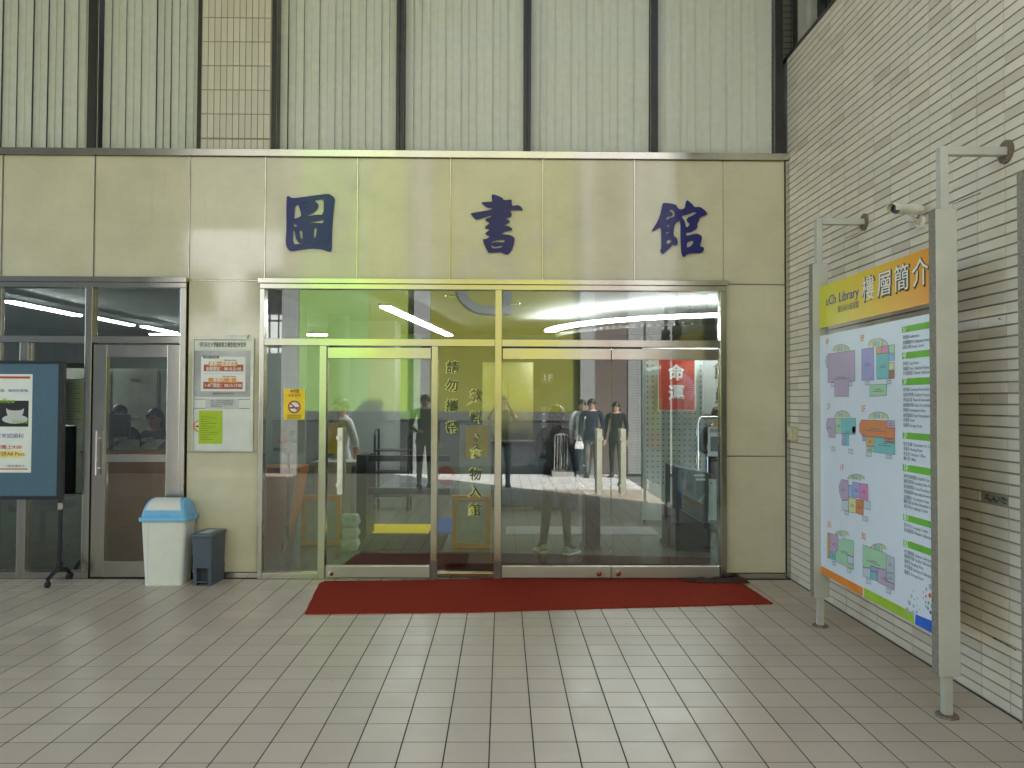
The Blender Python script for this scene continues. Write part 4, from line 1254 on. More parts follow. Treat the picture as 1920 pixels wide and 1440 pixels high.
# --------------------------------------------------------- security camera and entry phone
cc = thing('security_camera', 'cream bullet security camera on the tiled wall above the directory', 'camera', (2.742, -2.27, 2.83))
m = MB()
m.cyl((-0.003, 0, -0.03), (-0.020, 0, -0.03), 0.046, 0.040, n=24)
m.cyl((-0.020, 0, -0.03), (-0.075, -0.02, -0.015), 0.016, n=12)
m.sphere((-0.080, -0.022, -0.012), 0.024)
m.build('bracket', 'cctv_white', cc)
ax0, ax1 = Vector((-0.045, -0.060, 0.036)), Vector((-0.275, -0.190, 0.008))
dirv = (ax1 - ax0).normalized()
m = MB()
m.cyl(ax0, ax1 - dirv * 0.02, 0.030, n=24)
body = m.build('housing', 'cctv_white', cc)
m = MB()
up = Vector((0, 0, 1))
sidev = dirv.cross(up).normalized()
upv = sidev.cross(dirv)
rings = []
for s in (ax0 - dirv * 0.0 + dirv * 0.02, ax1 + dirv * 0.035):
    ring = []
    for k in range(11):
        a = math.pi * (-0.12 + 1.24 * k / 10)
        ring.append(s + sidev * math.cos(a) * 0.036 + upv * math.sin(a) * 0.036)
    for k in reversed(range(11)):
        a = math.pi * (-0.12 + 1.24 * k / 10)
        ring.append(s + sidev * math.cos(a) * 0.0335 + upv * math.sin(a) * 0.0335)
    rings.append(ring)
m.loft(rings, smooth=False)
m.build('sun_shield', 'cctv_white', cc)
m = MB().cyl(ax1 - dirv * 0.0195, ax1 - dirv * 0.012, 0.029, n=24)
m.build('lens_face', 'black_plastic', cc)
m = MB().cyl(ax1 - dirv * 0.0115, ax1 - dirv * 0.006, 0.014, 0.011, n=18)
m.build('lens', 'gate_black', cc)
m = MB().tube([(-0.04, -0.03, 0.045), (-0.02, 0.0, 0.08), (-0.012, 0.01, 0.045), (-0.02, 0.005, 0.0)], 0.006)
m.build('cable', 'black_plastic', cc)

ic = thing('entry_phone', 'small beige entry phone on the tiled wall beside the corner', 'intercom', (2.742, -0.12, 1.36))
MB().box(-0.046, -0.003, -0.085, 0.085, -0.062, 0.062, bev=0.006).build('case', 'cream_box', ic)
MB().box(-0.060, -0.0465, -0.075, -0.025, -0.055, 0.055, bev=0.005).build('handset', 'cream_box', ic)
MB().box(-0.049, -0.0465, 0.0, 0.055, 0.005, 0.045).build('screen', 'paper_gray', ic)
for k in range(3):
    MB().box(-0.050, -0.0465, 0.045, 0.065, -0.045 + 0.014 * k, -0.036 + 0.014 * k).build('button', 'ink_gray', ic)

# --------------------------------------------------------- red rug and the brown mat on it


def rug(name, mat, pts, z0, z1, label, cat, rag=0.006, lift=None):
    out = []
    n = len(pts)
    for i in range(n):
        a, b = Vector(pts[i]), Vector(pts[(i + 1) % n])
        k = max(2, int((b - a).length / 0.03))
        for q in range(k):
            p = a.lerp(b, q / k)
            out.append((p.x + random.uniform(-rag, rag), p.y + random.uniform(-rag, rag)))
    m = MB()
    k = len(out)
    m.add([(x, y, z0) for x, y in out] + [(x, y, z1) for x, y in out], [(i, (i + 1) % k, k + (i + 1) % k, k + i) for i in range(k)])
    m.add([(x, y, z1) for x, y in out], [tuple(range(k))])
    o = m.build(name, mat, None)
    return tag(o, label, cat)


rug('entrance_rug', 'rug_red', [(-1.545, -0.150), (-1.575, -0.23), (-1.455, -1.205), (-0.10, -1.145), (0.9, -1.03), (2.258, -0.895), (2.215, -0.115), (1.9, -0.045), (0.62, -0.043), (0.55, -0.047), (0.30, -0.048), (-0.05, -0.055), (-0.22, -0.085), (-0.9, -0.125)],
    0.0008, 0.0125, 'long dark red entrance rug lying in front of the glass doors', 'rug', 0.003)
m = MB()
nx, ny = 26, 9
vs_ = []
for j in range(ny + 1):
    for i in range(nx + 1):
        x = 1.72 + 0.565 * i / nx
        y = -0.228 + 0.175 * j / ny
        e = min(i, nx - i, (ny - j) * 1.5, j * 1.5)
        z = 0.0165 + (0.012 + 0.012 * math.sin(i * 0.7 + j * 0.5) + 0.008 * math.sin(j * 1.3 + i * .2)) * min(1, e / 2.0)
        if i < 6 and j < 4:
            y += 0.05 * (1 - i / 6) * (1 - j / 4) + 0.02 * math.sin(i * 2.1)
        vs_.append((x + random.uniform(-.004, .004), y + random.uniform(-.004, .004), max(0.0195, z)))
m.add(vs_, [(j * (nx + 1) + i, j * (nx + 1) + i + 1, (j + 1) * (nx + 1) + i + 1, (j + 1) * (nx + 1) + i) for j in range(ny) for i in range(nx)], 0, True)
o = m.build('door_mat', 'mat_brown', None)
sm = o.modifiers.new('thick', 'SOLIDIFY')
sm.thickness = 0.006
sm.offset = -1
tag(o, 'crumpled small brown mat on the right end of the red rug', 'mat')

# --------------------------------------------------------- bins


def rrect(x0, x1, y0, y1, r, z, n=5):
    pts = []
    for cx, cy_, a0 in ((x1 - r, y1 - r, 0), (x0 + r, y1 - r, 90), (x0 + r, y0 + r, 180), (x1 - r, y0 + r, 270)):
        for k in range(n + 1):
            a = R(a0 + 90 * k / n)
            pts.append((cx + r * math.cos(a), cy_ + r * math.sin(a), z))
    return pts


wbn = thing('swing_bin', 'tall white plastic bin with a light blue swing lid', 'bin', (-2.945, -0.165, 0), rz=R(2))
m = MB()
m.loft([rrect(-0.165, 0.165, -0.125, 0.115, 0.035, z_) if z_ == 0.0 else rrect(-0.165 - 0.03 * z_ / 0.565, 0.165 + 0.03 * z_ / 0.565, -0.125 - 0.018 * z_ / 0.565, 0.115 + 0.018 * z_ / 0.565, 0.038, z_) for z_ in (0.0, 0.008, 0.28, 0.565)], cap0=True)
m.build('bucket', 'white_plastic', wbn)
m = MB()
m.loft([rrect(-0.214, 0.214, -0.158, 0.148, 0.04, 0.566), rrect(-0.216, 0.216, -0.160, 0.150, 0.04, 0.574), rrect(-0.216, 0.216, -0.160, 0.150, 0.04, 0.600), rrect(-0.200, 0.200, -0.146, 0.136, 0.04, 0.606)])
for s in (-1, 1):
    m.box(s * 0.2175, s * 0.226, -0.02, 0.03, 0.568, 0.618)
rim = m.build('lid_rim', 'blue_plastic', wbn)
m = MB()
rings = []
for k in range(9):
    t_ = k / 8
    z_ = 0.607 + 0.150 * math.sin(t_ * math.pi / 2)
    yf = -0.142 + 0.135 * (1 - math.cos(t_ * math.pi / 2)) ** 1.2
    yk = 0.132 - 0.10 * (1 - math.cos(t_ * math.pi / 2)) ** 1.3
    xs = 0.196 - 0.055 * t_
    rings.append(rrect(-xs, xs, yf, yk, 0.03 * (1 - 0.4 * t_), z_))
m.loft(rings)
m.box(-0.055, 0.055, -0.1475, -0.138, 0.620, 0.634)
lid = m.build('lid', 'blue_plastic', wbn)
m = MB()
for k in range(8):
    def q(t_):
        return (0.607 + 0.152 * math.sin(t_ * math.pi / 2), -0.142 + 0.135 * (1 - math.cos(t_ * math.pi / 2)) ** 1.2, 0.196 - 0.055 * t_)
    t0, t1 = 0.24 + 0.74 * k / 8, 0.24 + 0.74 * (k + 1) / 8
    (z0, y0, x0), (z1, y1, x1) = q(t0), q(t1)
    m.add([(-x0 + 0.03, y0 - 0.004, z0 + .002), (x0 - 0.03, y0 - 0.004, z0 + .002), (x1 - 0.03, y1 - 0.003, z1 + 0.005), (-x1 + 0.03, y1 - 0.003, z1 + 0.005)], [(0, 1, 2, 3)], 0, True)
m.build('flap', 'cream_flap', wbn)
MB().box(-0.1245, -0.1235, -0.1455, -0.1445, 0.02, 0.545).build('mould_line', 'ink_gray', wbn).rotation_euler = (0, 0, 0)

gb = thing('pedal_bin', 'narrow dark grey pedal bin beside the white bin', 'bin', (-2.585, -0.205, 0), rz=R(-3))
m = MB()


def taper(z_):
    k = z_ / 0.43
    return (-0.079 - 0.012 * k, 0.079 + 0.012 * k, -0.095 - 0.022 * k, 0.185 + 0.0 * k)


for (xa, xb) in ((-1, -0.62), (0.62, 1)):
    r0 = taper(0.0)
    r1 = taper(0.155)
    m.loft([[(r0[1] * xa, r0[2], 0.0), (r0[1] * xb, r0[2], 0.0), (r0[1] * xb, -0.02, 0.0), (r0[1] * xa, -0.02, 0.0)],
            [(r1[1] * xa, r1[2], 0.155), (r1[1] * xb, r1[2], 0.155), (r1[1] * xb, -0.02, 0.155), (r1[1] * xa, -0.02, 0.155)]], smooth=False)
r0, r1 = taper(0), taper(0.1545)
m.loft([[(r0[0], -0.0195, 0.0), (r0[1], -0.0195, 0.0), (r0[1], r0[3], 0.0), (r0[0], r0[3], 0.0)], [(r1[0], -0.0195, 0.1545), (r1[1], -0.0195, 0.1545), (r1[1], r1[3], 0.1545), (r1[0], r1[3], 0.1545)]], smooth=False)
m.loft([rrect(*taper(z_), 0.014, z_) for z_ in (0.156, 0.22, 0.30, 0.43)], smooth=True)
m.build('body', 'gray_plastic', gb)
m = MB()
m.box(-0.045, 0.045, -0.105, -0.03, 0.028, 0.040, bev=0.004)
m.build('pedal', 'gray_plastic', gb)
m = MB()
m.loft([rrect(-0.098, 0.098, -0.128, 0.190, 0.016, 0.431), rrect(-0.100, 0.100, -0.130, 0.192, 0.016, 0.437), rrect(-0.100, 0.100, -0.130, 0.192, 0.016, 0.452), rrect(-0.088, 0.088, -0.115, 0.180, 0.014, 0.461)])
gl = m.build('lid', 'gray_plastic', gb)
MB().box(-0.045, 0.042, -0.085, 0.11, 0.4615, 0.4625).build('lid_label', 'paper_gray', gl)
lb = MB().box(-0.030, 0.030, -0.1162, -0.1130, 0.315, 0.395).build('sticker', 'paper', gb)
lb.rotation_euler = (R(-1.5), 0, 0)
MB().box(-0.026, 0.026, -0.1168, -0.1163, 0.342, 0.389).build('sticker_dark', 'ink_black', lb)
MB().box(0.000, 0.026, -0.1168, -0.1163, 0.321, 0.3415).build('sticker_red', 'ink_red', lb)
text('NETT', 0.016, 'ink_red', lb, (-0.019, -0.1175, 0.379), FRONT, name='sticker_word', fit=0.040, fat=0.03)

# --------------------------------------------------------- rolling notice board
rb = thing('rolling_board', 'blue felt notice board in a black frame on a castor stand', 'notice board', (-3.892, -0.20, 0))
x0 = -1.15
m = MB()
m.box(x0, 0.012, -0.022, 0.022, 1.962, 1.988)
m.box(x0, 0.012, -0.022, 0.022, 0.745, 0.775)
m.box(-0.036, 0.012, -0.024, 0.024, 0.7755, 1.9615)
m.box(x0, x0 + 0.036, -0.024, 0.024, 0.7755, 1.9615)
fr = m.build('frame', 'black_metal', rb, bevel=0.003)
box('felt', 'felt_blue', rb, x0 + 0.0365, -0.0365, -0.012, 0.012, 0.7755, 1.9615)
for xp in (-0.010, x0 + 0.03):
    m = MB().box(xp - 0.013, xp + 0.013, -0.013, 0.013, 0.135, 0.744)
    pst = m.build('post', 'black_metal', rb)
    MB().box(xp - 0.016, xp + 0.016, -0.016, 0.016, 0.655, 0.715, bev=0.002).build('clamp', 'steel_polished', pst)
    m = MB()
    m.tube([(xp, -0.175, 0.070), (xp, -0.10, 0.105), (xp, 0.0, 0.135), (xp, 0.09, 0.115), (xp, 0.155, 0.070)], 0.019)
    m.box(xp - 0.020, xp + 0.020, -0.03, 0.03, 0.10, 0.19, bev=0.006)
    ft = m.build('foot', 'black_metal', rb)
    for yy in (-0.175, 0.150):
        m = MB()
        m.cyl((xp - 0.014, yy, 0.027), (xp + 0.014, yy, 0.027), 0.027, n=18)
        m.cyl((xp, yy, 0.04), (xp, yy, 0.075), 0.010, n=10)
        m.build('castor', 'rubber', ft)
# coffee poster pinned to the board
po = box('poster', 'paper', rb, x0 + 0.10, -0.270, -0.0136, -0.0122, 0.985, 1.866)


def pon(name, mat, xa, xb, za, zb2, lay=1):
    return box(name, mat, po, xa, xb, -0.0136 - 0.0006 * lay, -0.0136 - 0.0006 * (lay - 1) - 0.00005, za, zb2)


pon('poster_bar', 'ink_red', x0 + 0.13, -0.292, 1.826, 1.846)
pon('poster_bar', 'ink_red', x0 + 0.13, -0.300, 1.012, 1.022)
pon('photo', 'ink_black', x0 + 0.22, -0.300, 1.395, 1.628)
text('咖啡吧！', 0.050, 'ink_blue', po, (-0.535, -0.0146, 1.775), FRONT, align='RIGHT', name='poster_text').location.x = 0.0
for tx, sz, mt, xr, zc, ft_ in (('考試週．咖啡免費喝．', 0.030, 'ink_blue', -0.30, 1.716, 0.325), ('祝大家考試順利', 0.046, 'ink_blue', -0.345, 1.310, 0.345),
                               ('早一週放至晚上9:00', 0.042, 'ink_red', -0.355, 1.210, 0.43), ('唸一週K書拼All Pass', 0.042, 'ink_red', -0.330, 1.150, 0.45), ('*請自備杯子', 0.024, 'ink_gray', -0.325, 1.042, 0.165)):
    text(tx, sz, mt, po, (xr - ft_, -0.0150, zc), FRONT, name='poster_text', fit=ft_, fat=0.015 if mt == 'ink_red' else 0.0)
pon('highlight', 'ink_paleyellow', -0.95, -0.345, 1.115, 1.180)
text('Coffee', 0.062, 'ink_lime', po, (-0.635, -0.0158, 1.625), FRONT, name='poster_word', fit=0.205)
text('Free', 0.050, 'ink_lime', po, (-0.440, -0.0166, 1.440), FRONT, name='poster_word', fit=0.130)
m = MB()
m.add([(-0.42 + 0.115 * math.cos(a), -0.0143, 1.462 + 0.040 * math.sin(a)) for a in [2 * math.pi * k / 24 for k in range(24)]], [tuple(range(24))])
m.add([(-0.42 + x_, -0.0148, 1.472 + z_) for x_, z_ in ((-0.055, 0), (0.055, 0), (0.075, 0.05), (0.080, 0.085), (-0.080, 0.085), (-0.075, 0.05))], [tuple(range(6))])
m.build('cup_picture', 'paper_gray', po)
m = MB().add([(-0.42 + 0.070 * math.cos(a), -0.0153, 1.556 + 0.017 * math.sin(a)) for a in [2 * math.pi * k / 20 for k in range(20)]], [tuple(range(20))])
m.build('coffee_picture', 'ink_brown', po)
m = MB().add([(-0.80, -0.0143, 1.40), (-0.68, -0.0143, 1.40), (-0.685, -0.0143, 1.62), (-0.72, -0.0143, 1.64), (-0.79, -0.0143, 1.62)], [tuple(range(5))])
m.build('latte_picture', 'wood_pale', po)

# --------------------------------------------------------- opening hours board on the stone
ob = thing('hours_board', 'framed opening hours board on the stone beside the office door', 'notice board', (-2.53, 0, 1.69))
bx0, bx1, bz0, bz1 = -0.281, 0.281, -0.522, 0.523
box('back', 'board_white', ob, bx0 + 0.012, bx1 - 0.012, -0.016, -0.0025, bz0 + 0.012, bz1 - 0.012)
m = MB()
m.box(bx0, bx1, -0.030, -0.002, bz1 - 0.0115, bz1)
m.box(bx0, bx1, -0.030, -0.002, bz0, bz0 + 0.0115)
m.box(bx0, bx0 + 0.0115, -0.030, -0.002, bz0 + 0.012, bz1 - 0.012)
m.box(bx1 - 0.028, bx1, -0.030, -0.002, bz0 + 0.012, bz1 - 0.012)
m.build('frame', 'alu_frame', ob)
box('header_strip', 'alu_frame', ob, bx0 + 0.012, bx1 - 0.029, -0.019, -0.0165, 0.418, 0.500)
text('健行科技大學圖書館各樓層開放時間表', 0.052, 'ink_black', ob, (-0.222, -0.0196, 0.460), FRONT, name='board_title', fit=0.430, fat=0.01)
crd = box('silver_card', 'silver_card', ob, bx0 + 0.014, bx1 - 0.031, -0.0185, -0.0165, -0.020, 0.408)
wc = box('hours_card', 'paper', ob, -0.205, 0.205, -0.0215, -0.0187, 0.032, 0.352)


def hb_(name, mat, xa, xb, za, zb2):
    return box(name, mat, wc, xa, xb, -0.0226, -0.0216, za, zb2)


hb_('bar_red', 'ink_redbar', -0.180, 0.185, 0.217, 0.279)
hb_('bar_red', 'ink_redbar', -0.182, 0.180, 0.053, 0.119)
box('bar_orange', 'ink_orange', wc, -0.134, 0.126, -0.0234, -0.0227, 0.262, 0.306)
box('bar_orange', 'ink_orange', wc, -0.136, 0.122, -0.0234, -0.0227, 0.112, 0.156)
hb_('bar_black', 'ink_black', -0.186, -0.041, 0.336, 0.360)
hb_('rule', 'ink_gray', -0.182, 0.182, 0.193, 0.195)
for tx, sz, mt, xa, zc, ft_ in (('OPEN HOURS', 0.020, 'ink_white', -0.180, 0.348, 0.130), ('Monday-Friday', 0.016, 'ink_black', 0.01, 0.320, 0.110), ('星期一至星期五', 0.040, 'ink_white', -0.124, 0.284, 0.240),
                                ('全館開放：08:10-21:00', 0.040, 'ink_white', -0.160, 0.238, 0.325), ('Saturday, Sunday', 0.016, 'ink_black', -0.005, 0.170, 0.125), ('星期六．日', 0.038, 'ink_white', -0.092, 0.134, 0.170),
                                ('1-4樓開放：08:10-17:00', 0.040, 'ink_white', -0.172, 0.085, 0.340)):
    text(tx, sz, mt, wc, (xa, -0.0238, zc), FRONT, name='hours_text', fit=ft_, fat=0.014)
text('本館寒暑假及例假日開放時間另行公告', 0.020, 'ink_black', crd, (-0.095, -0.0190, 0.010), FRONT, name='footnote', fit=0.20)
slip = box('paper_slip', 'paper_gray', ob, -0.161, 0.143, -0.0195, -0.0167, -0.128, -0.037)
for k, tx in enumerate(('星期一至星期五全館開放時間', '第六節以後入館者請由正門進出', '星期六及星期日一樓至四樓開放', '寒暑假時間另行公告')):
    text(tx, 0.016, 'ink_gray', slip, (-0.115, -0.0199, -0.055 - 0.018 * k), FRONT, name='slip_text', fit=0.21 if k < 3 else 0.11)
for z_ in (-0.041, -0.126):
    box('groove', 'ink_gray', ob, bx0 + 0.013, -0.163, -0.0178, -0.0165, z_ - 0.003, z_ + 0.003)
    box('groove', 'ink_gray', ob, 0.145, bx1 - 0.030, -0.0178, -0.0165, z_ - 0.003, z_ + 0.003)
gp = box('lime_notice', 'lime_paper', ob, -0.220, -0.004, -0.0190, -0.0167, -0.452, -0.146)
for k in range(14):
    box('notice_line', 'ink_darkgreen', gp, -0.205, -0.205 + random.uniform(0.05, 0.17), -0.0194, -0.01905, -0.200 - 0.0165 * k, -0.197 - 0.0165 * k)
m = MB()
for k in range(24):
    a0, a1 = R(100 + 160 * k / 24), R(100 + 160 * (k + 1) / 24)
    m.add([(-0.212 + rr * math.cos(a), -0.0178, -0.290 + rr * math.sin(a)) for rr, a in ((0.045, a0), (0.058, a0), (0.058, a1), (0.045, a1))], [(0, 1, 2, 3)])
m.build('no_smoking_ring', 'ink_orange2', ob)
box('cigarette_mark', 'ink_black', ob, -0.248, -0.2205, -0.0180, -0.0167, -0.298, -0.286)
m = MB()
for k in range(5):
    m.box(0.03 - 0.004 * k, 0.21 + 0.005 * k, -0.024, -0.004, bz1 + 0.001 + 0.007 * k, bz1 + 0.0065 + 0.007 * k)
tag(m.build('sheet_tray', 'clear_tape', ob))

# --------------------------------------------------------- stickers and lettering on the glass
sk = thing('no_smoking_sticker', 'yellow no smoking sticker on the left entrance pane', 'sticker', (-1.878, 0.0, 1.605))
box('face', 'ink_yellow', sk, -0.098, 0.098, 0.0008, 0.0030, -0.143, 0.143)
m = MB()
for k in range(32):
    a0, a1 = 2 * math.pi * k / 32, 2 * math.pi * (k + 1) / 32
    m.add([(rr * math.cos(a), 0.0002, -0.025 + rr * math.sin(a)) for rr, a in ((0.044, a0), (0.060, a0), (0.060, a1), (0.044, a1))], [(0, 1, 2, 3)])
m.add([(x_, 0.0001, -0.025 + z_) for x_, z_ in ((-0.040, 0.026), (-0.030, 0.036), (0.040, -0.026), (0.030, -0.036))], [(0, 1, 2, 3)])
m.build('ring', 'ink_redbar', sk)
m = MB().add([(0.044 * math.cos(a), 0.0005, -0.025 + 0.044 * math.sin(a)) for a in [2 * math.pi * k / 32 for k in range(32)]], [tuple(range(32))])
m.build('disc', 'paper', sk)
m = MB().add([(x_, 0.0003, z_) for x_, z_ in ((-0.042, -0.040), (0.042, -0.040), (0.042, -0.026), (-0.042, -0.026))], [(0, 1, 2, 3)])
m.build('cigarette', 'ink_brown', sk)
text('本校園', 0.038, 'ink_black', sk, (-0.040, 0.0003, 0.120), FRONT, name='sticker_text', fit=0.080, fat=0.01)
text('全面禁菸', 0.034, 'ink_red', sk, (-0.060, 0.0003, 0.082), FRONT, name='sticker_text', fit=0.120, fat=0.01)
for k in range(3):
    text('違者依菸害防制法處罰' if k != 1 else '檢舉電話及罰款說明', 0.013, 'ink_brown', sk, (-0.065, 0.0003, -0.104 - 0.015 * k), FRONT, name='sticker_text', fit=0.13)

gt = thing('glass_lettering', 'two columns of dark green and yellow edged characters on the narrow centre pane', 'lettering', (-0.30, 0, 0.6))
for c, x, z in (('請', -0.416, 1.948), ('勿', -0.421, 1.779), ('攜', -0.422, 1.592), ('帶', -0.416, 1.390), ('飲', -0.194, 1.687), ('料', -0.196, 1.484), ('、', -0.180, 1.316),
                ('食', -0.191, 1.157), ('物', -0.199, 0.955), ('入', -0.199, 0.799), ('館', -0.204, 0.625)):
    sz = 0.118
    w_ = 0.112 if c != '、' else 0.04
    dz = -0.6 + (0.03 if c == '、' else 0)
    e = text(c, sz, 'ink_paleyellow', gt, (x + 0.30 - w_ / 2 - 0.006, 0.0022, z + dz), FRONT, name='character', fit=w_ + 0.012, fat=0.055, shear=0.06)
    text(c, sz, 'ink_darkgreen', e, (x + 0.30 - w_ / 2, 0.0012, z + dz), FRONT, name='fill', fit=w_, fat=0.016, shear=0.06)


# ================================================================== INDOORS
ind = thing('library_lobby', 'lobby behind the glass with pale walls, grey pier and white ceiling', 'room', (0, 0.3, 0))
fo = box('lobby_floor', 'indoor_floor', None, -9.2, 5.4, 0.301, 8.2, -0.055, -0.001)
tag(fo, kind='structure')
LZ = 2.98
box('back_wall', 'indoor_wall', ind, -9.2, 5.4, 7.9, 8.05, 0, LZ)
box('side_wall', 'indoor_wall', ind, -9.3, -9.2, 0, 7.9, 0, LZ)
box('side_wall', 'indoor_gray', ind, 5.4, 5.5, 0, 7.9, 0, LZ)
box('ceiling', 'indoor_ceiling', ind, -9.2, 5.4, -0.03, 7.9, LZ, LZ + 0.1)
box('partition', 'indoor_wall', ind, -2.86, -2.76, 0.0, 3.6, 0, LZ)
box('grey_pier', 'indoor_gray', ind, -2.75, -1.75, 5.4, 6.1, 0, LZ)
m = MB().cyl((-2.55, 4.7, 0), (-2.55, 4.7, LZ), 0.17, n=28)
m.build('round_column', 'indoor_wall', ind)
MB().box(-2.76, -1.5, 7.0, 7.1, 1.3, 2.9).build('green_panel', 'far_green', ind)
# lobby cove: dropped ring with a lit edge
m = MB()
ml = MB()
N = 36
for k in range(N):
    a0, a1 = R(188 + 92 * k / N), R(188 + 92 * (k + 1) / N)
    cx, cyy = 3.6, 5.6
    for (ra, rb2, z0, z1, t_) in ((1.9, 2.70, 2.70, 2.76, m), (2.72, 2.90, 2.765, 2.80, ml)):
        p = [(cx + r * math.cos(a), cyy + r * math.sin(a)) for r, a in ((ra, a0), (rb2, a0), (rb2, a1), (ra, a1))]
        t_.add([(x, y, z0) for x, y in p] + [(x, y, z1) for x, y in p], [(0, 1, 2, 3), (4, 7, 6, 5), (0, 4, 5, 1), (2, 6, 7, 3)])
m.build('cove_ring', 'indoor_ceiling', ind)
cl = thing('cove_light', 'curved white cove light in the lobby ceiling', 'light', (3.6, 5.6, 2.9))
mlo = ml.build('tube', 'lamp_white', cl)
mlo.location = (-3.6, -5.6, -2.9)


def batten(x, y0, y1, z, mat, label, along='y', w=0.13):
    b = thing('ceiling_light', label, 'light', (x, y0, z), 'fluorescent battens indoors')
    L = y1 - y0
    if along == 'y':
        MB().box(-w / 2, w / 2, 0, L, 0, 0.03).build('tray', 'indoor_ceiling', b)
        MB().box(-w * .4, w * .4, 0.03, L - 0.03, -0.022, -0.001).build('tube', mat, b)
    else:
        MB().box(0, L, -w / 2, w / 2, 0, 0.03).build('tray', 'indoor_ceiling', b)
        MB().box(0.03, L - 0.03, -w * .4, w * .4, -0.022, -0.001).build('tube', mat, b)


batten(-6.02, 2.3, 3.9, 2.85, 'lamp_office', 'bright tube at the left edge of the office transom')
batten(-5.93, 4.05, 5.3, 2.85, 'lamp_cool', 'greenish tube behind the middle of the office transom')
batten(-5.84, 5.45, 6.7, 2.85, 'lamp_office', 'white tube at the right end of the office tube row')
batten(-6.30, 0, 0.95, 2.85, 'lamp_white', 'short cross tube in the right corner of the office transom', along='x')
bpy.data.objects['ceiling_light.003'].location = (-6.45, 7.0, 2.85)
batten(-4.15, 0, 1.15, 2.85, 'lamp_white', 'short tube low in the left entrance transom', along='x')
bpy.data.objects['ceiling_light.004'].location = (-4.25, 6.9, 2.85)
batten(-1.42, 2.35, 6.6, 2.82, 'lamp_white', 'long slanted tube in the left entrance transom', w=0.16)
bpy.data.objects['ceiling_light.005'].rotation_euler = (0, 0, R(-7))
# downlights
for k, (x, y) in enumerate(((0.9, 1.9), (2.3, 1.6), (0.2, 3.3), (-0.6, 2.6))):
    d_ = thing('downlight', ('round recessed downlight above the double door', 'round recessed downlight above the right door leaf', 'round recessed downlight above the lift', 'round recessed downlight above the lettered pane')[k], 'light', (x, y, LZ))
    MB().cyl((0, 0, -0.012), (0, 0, -0.001), 0.085, 0.09, n=24).build('ring', 'steel_polished', d_)
    MB().cyl((0, 0, -0.016), (0, 0, -0.0125), 0.055, n=20).build('lens', 'paper', d_)

# lift
lift = thing('elevator', 'steel lift doors with a shiny header at the back of the lobby', 'elevator', (0.218, 7.89, 0))
MB().box(-0.56, 0.43, -0.10, -0.001, 2.03, 2.40).build('header', 'elevator_steel', lift)
MB().box(0.34, 0.43, -0.10, -0.001, 0, 2.029).build('jamb', 'elevator_steel', lift)
MB().box(-0.56, -0.47, -0.10, -0.001, 0, 2.029).build('jamb', 'elevator_steel', lift)
MB().box(-0.469, -0.067, -0.05, -0.001, 0, 2.029).build('door', 'elevator_steel', lift)
MB().box(-0.062, 0.339, -0.055, -0.001, 0, 2.029).build('door', 'elevator_steel', lift)
cp = thing('call_panel', 'tall lift call panel with buttons right of the lift doors', 'panel', (0.86, 7.885, 1.2))
MB().box(-0.045, 0.045, -0.02, 0, -0.27, 0.33).build('plate', 'ink_gray', cp)
for k in range(4):
    MB().cyl((0, -0.021, -0.2 + 0.13 * k), (0, -0.03, -0.2 + 0.13 * k), 0.02, n=14).build('button', 'ink_white', cp)
fs_ = thing('floor_sign', 'square grey 1F sign on the lobby wall', 'sign', (0.91, 7.88, 2.10))
MB().box(-0.112, 0.112, -0.012, 0.0, -0.105, 0.105).build('plate', 'ink_gray', fs_)
text('1F', 0.17, 'ink_white', fs_, (-0.088, -0.0135, 0.0), FRONT, name='number', fit=0.175, fat=0.02)

# wooden lectern kiosk with a grey notice carrying petals
kk = thing('wooden_lectern', 'slanting orange wood lectern behind the left entrance pane', 'lectern', (-2.52, 1.05, 0))
m = MB().add([(-0.20, 0.0, 0), (0.22, 0.0, 0), (0.40, 0.02, 0.92), (-0.20, 0.02, 0.92), (-0.20, 0.5, 0), (0.22, 0.5, 0), (0.40, 0.5, 0.92), (-0.20, 0.5, 0.92)],
             [(0, 1, 2, 3), (4, 7, 6, 5), (0, 4, 5, 1), (1, 5, 6, 2), (2, 6, 7, 3), (0, 3, 7, 4)])
m.build('body', 'wood_counter', kk)
m = MB().add([(0.225, -0.004, 0), (0.245, -0.004, 0), (0.425, 0.016, 0.92), (0.405, 0.016, 0.92)], [(0, 1, 2, 3)])
m.build('edge_trim', 'steel_polished', kk)
pc = thing('petal_notice', 'grey notice with red, blue and green petals behind the left pane', 'notice', (-2.10, 0.62, 1.10))
box('sheet', 'paper_gray', pc, -0.165, 0.165, -0.004, 0.004, 0.005, 0.345)
for mt, pts in (('print_dot_red', ((-0.11, 0.12), (-0.09, 0.17), (-0.04, 0.205), (-0.01, 0.19), (-0.015, 0.13), (-0.045, 0.11))),
                ('print_dot_blue', ((0.0, 0.175), (0.012, 0.235), (0.075, 0.225), (0.03, 0.18))),
                ('ink_green', ((0.005, 0.135), (0.045, 0.175), (0.085, 0.165), (0.105, 0.115), (0.06, 0.115))),
                ('print_orange', ((-0.09, 0.235), (-0.07, 0.255), (-0.03, 0.245), (-0.05, 0.215)))):
    MB().add([(x, -0.005, z) for x, z in pts], [tuple(range(len(pts)))]).build('petal', mt, pc)
box('caption_box', 'ink_gray', pc, -0.15, -0.02, -0.0055, -0.0045, 0.03, 0.065)
MB().box(-0.012, 0.012, 0.005, 0.02, -1.1, 0.3).build('support', 'black_metal', pc)

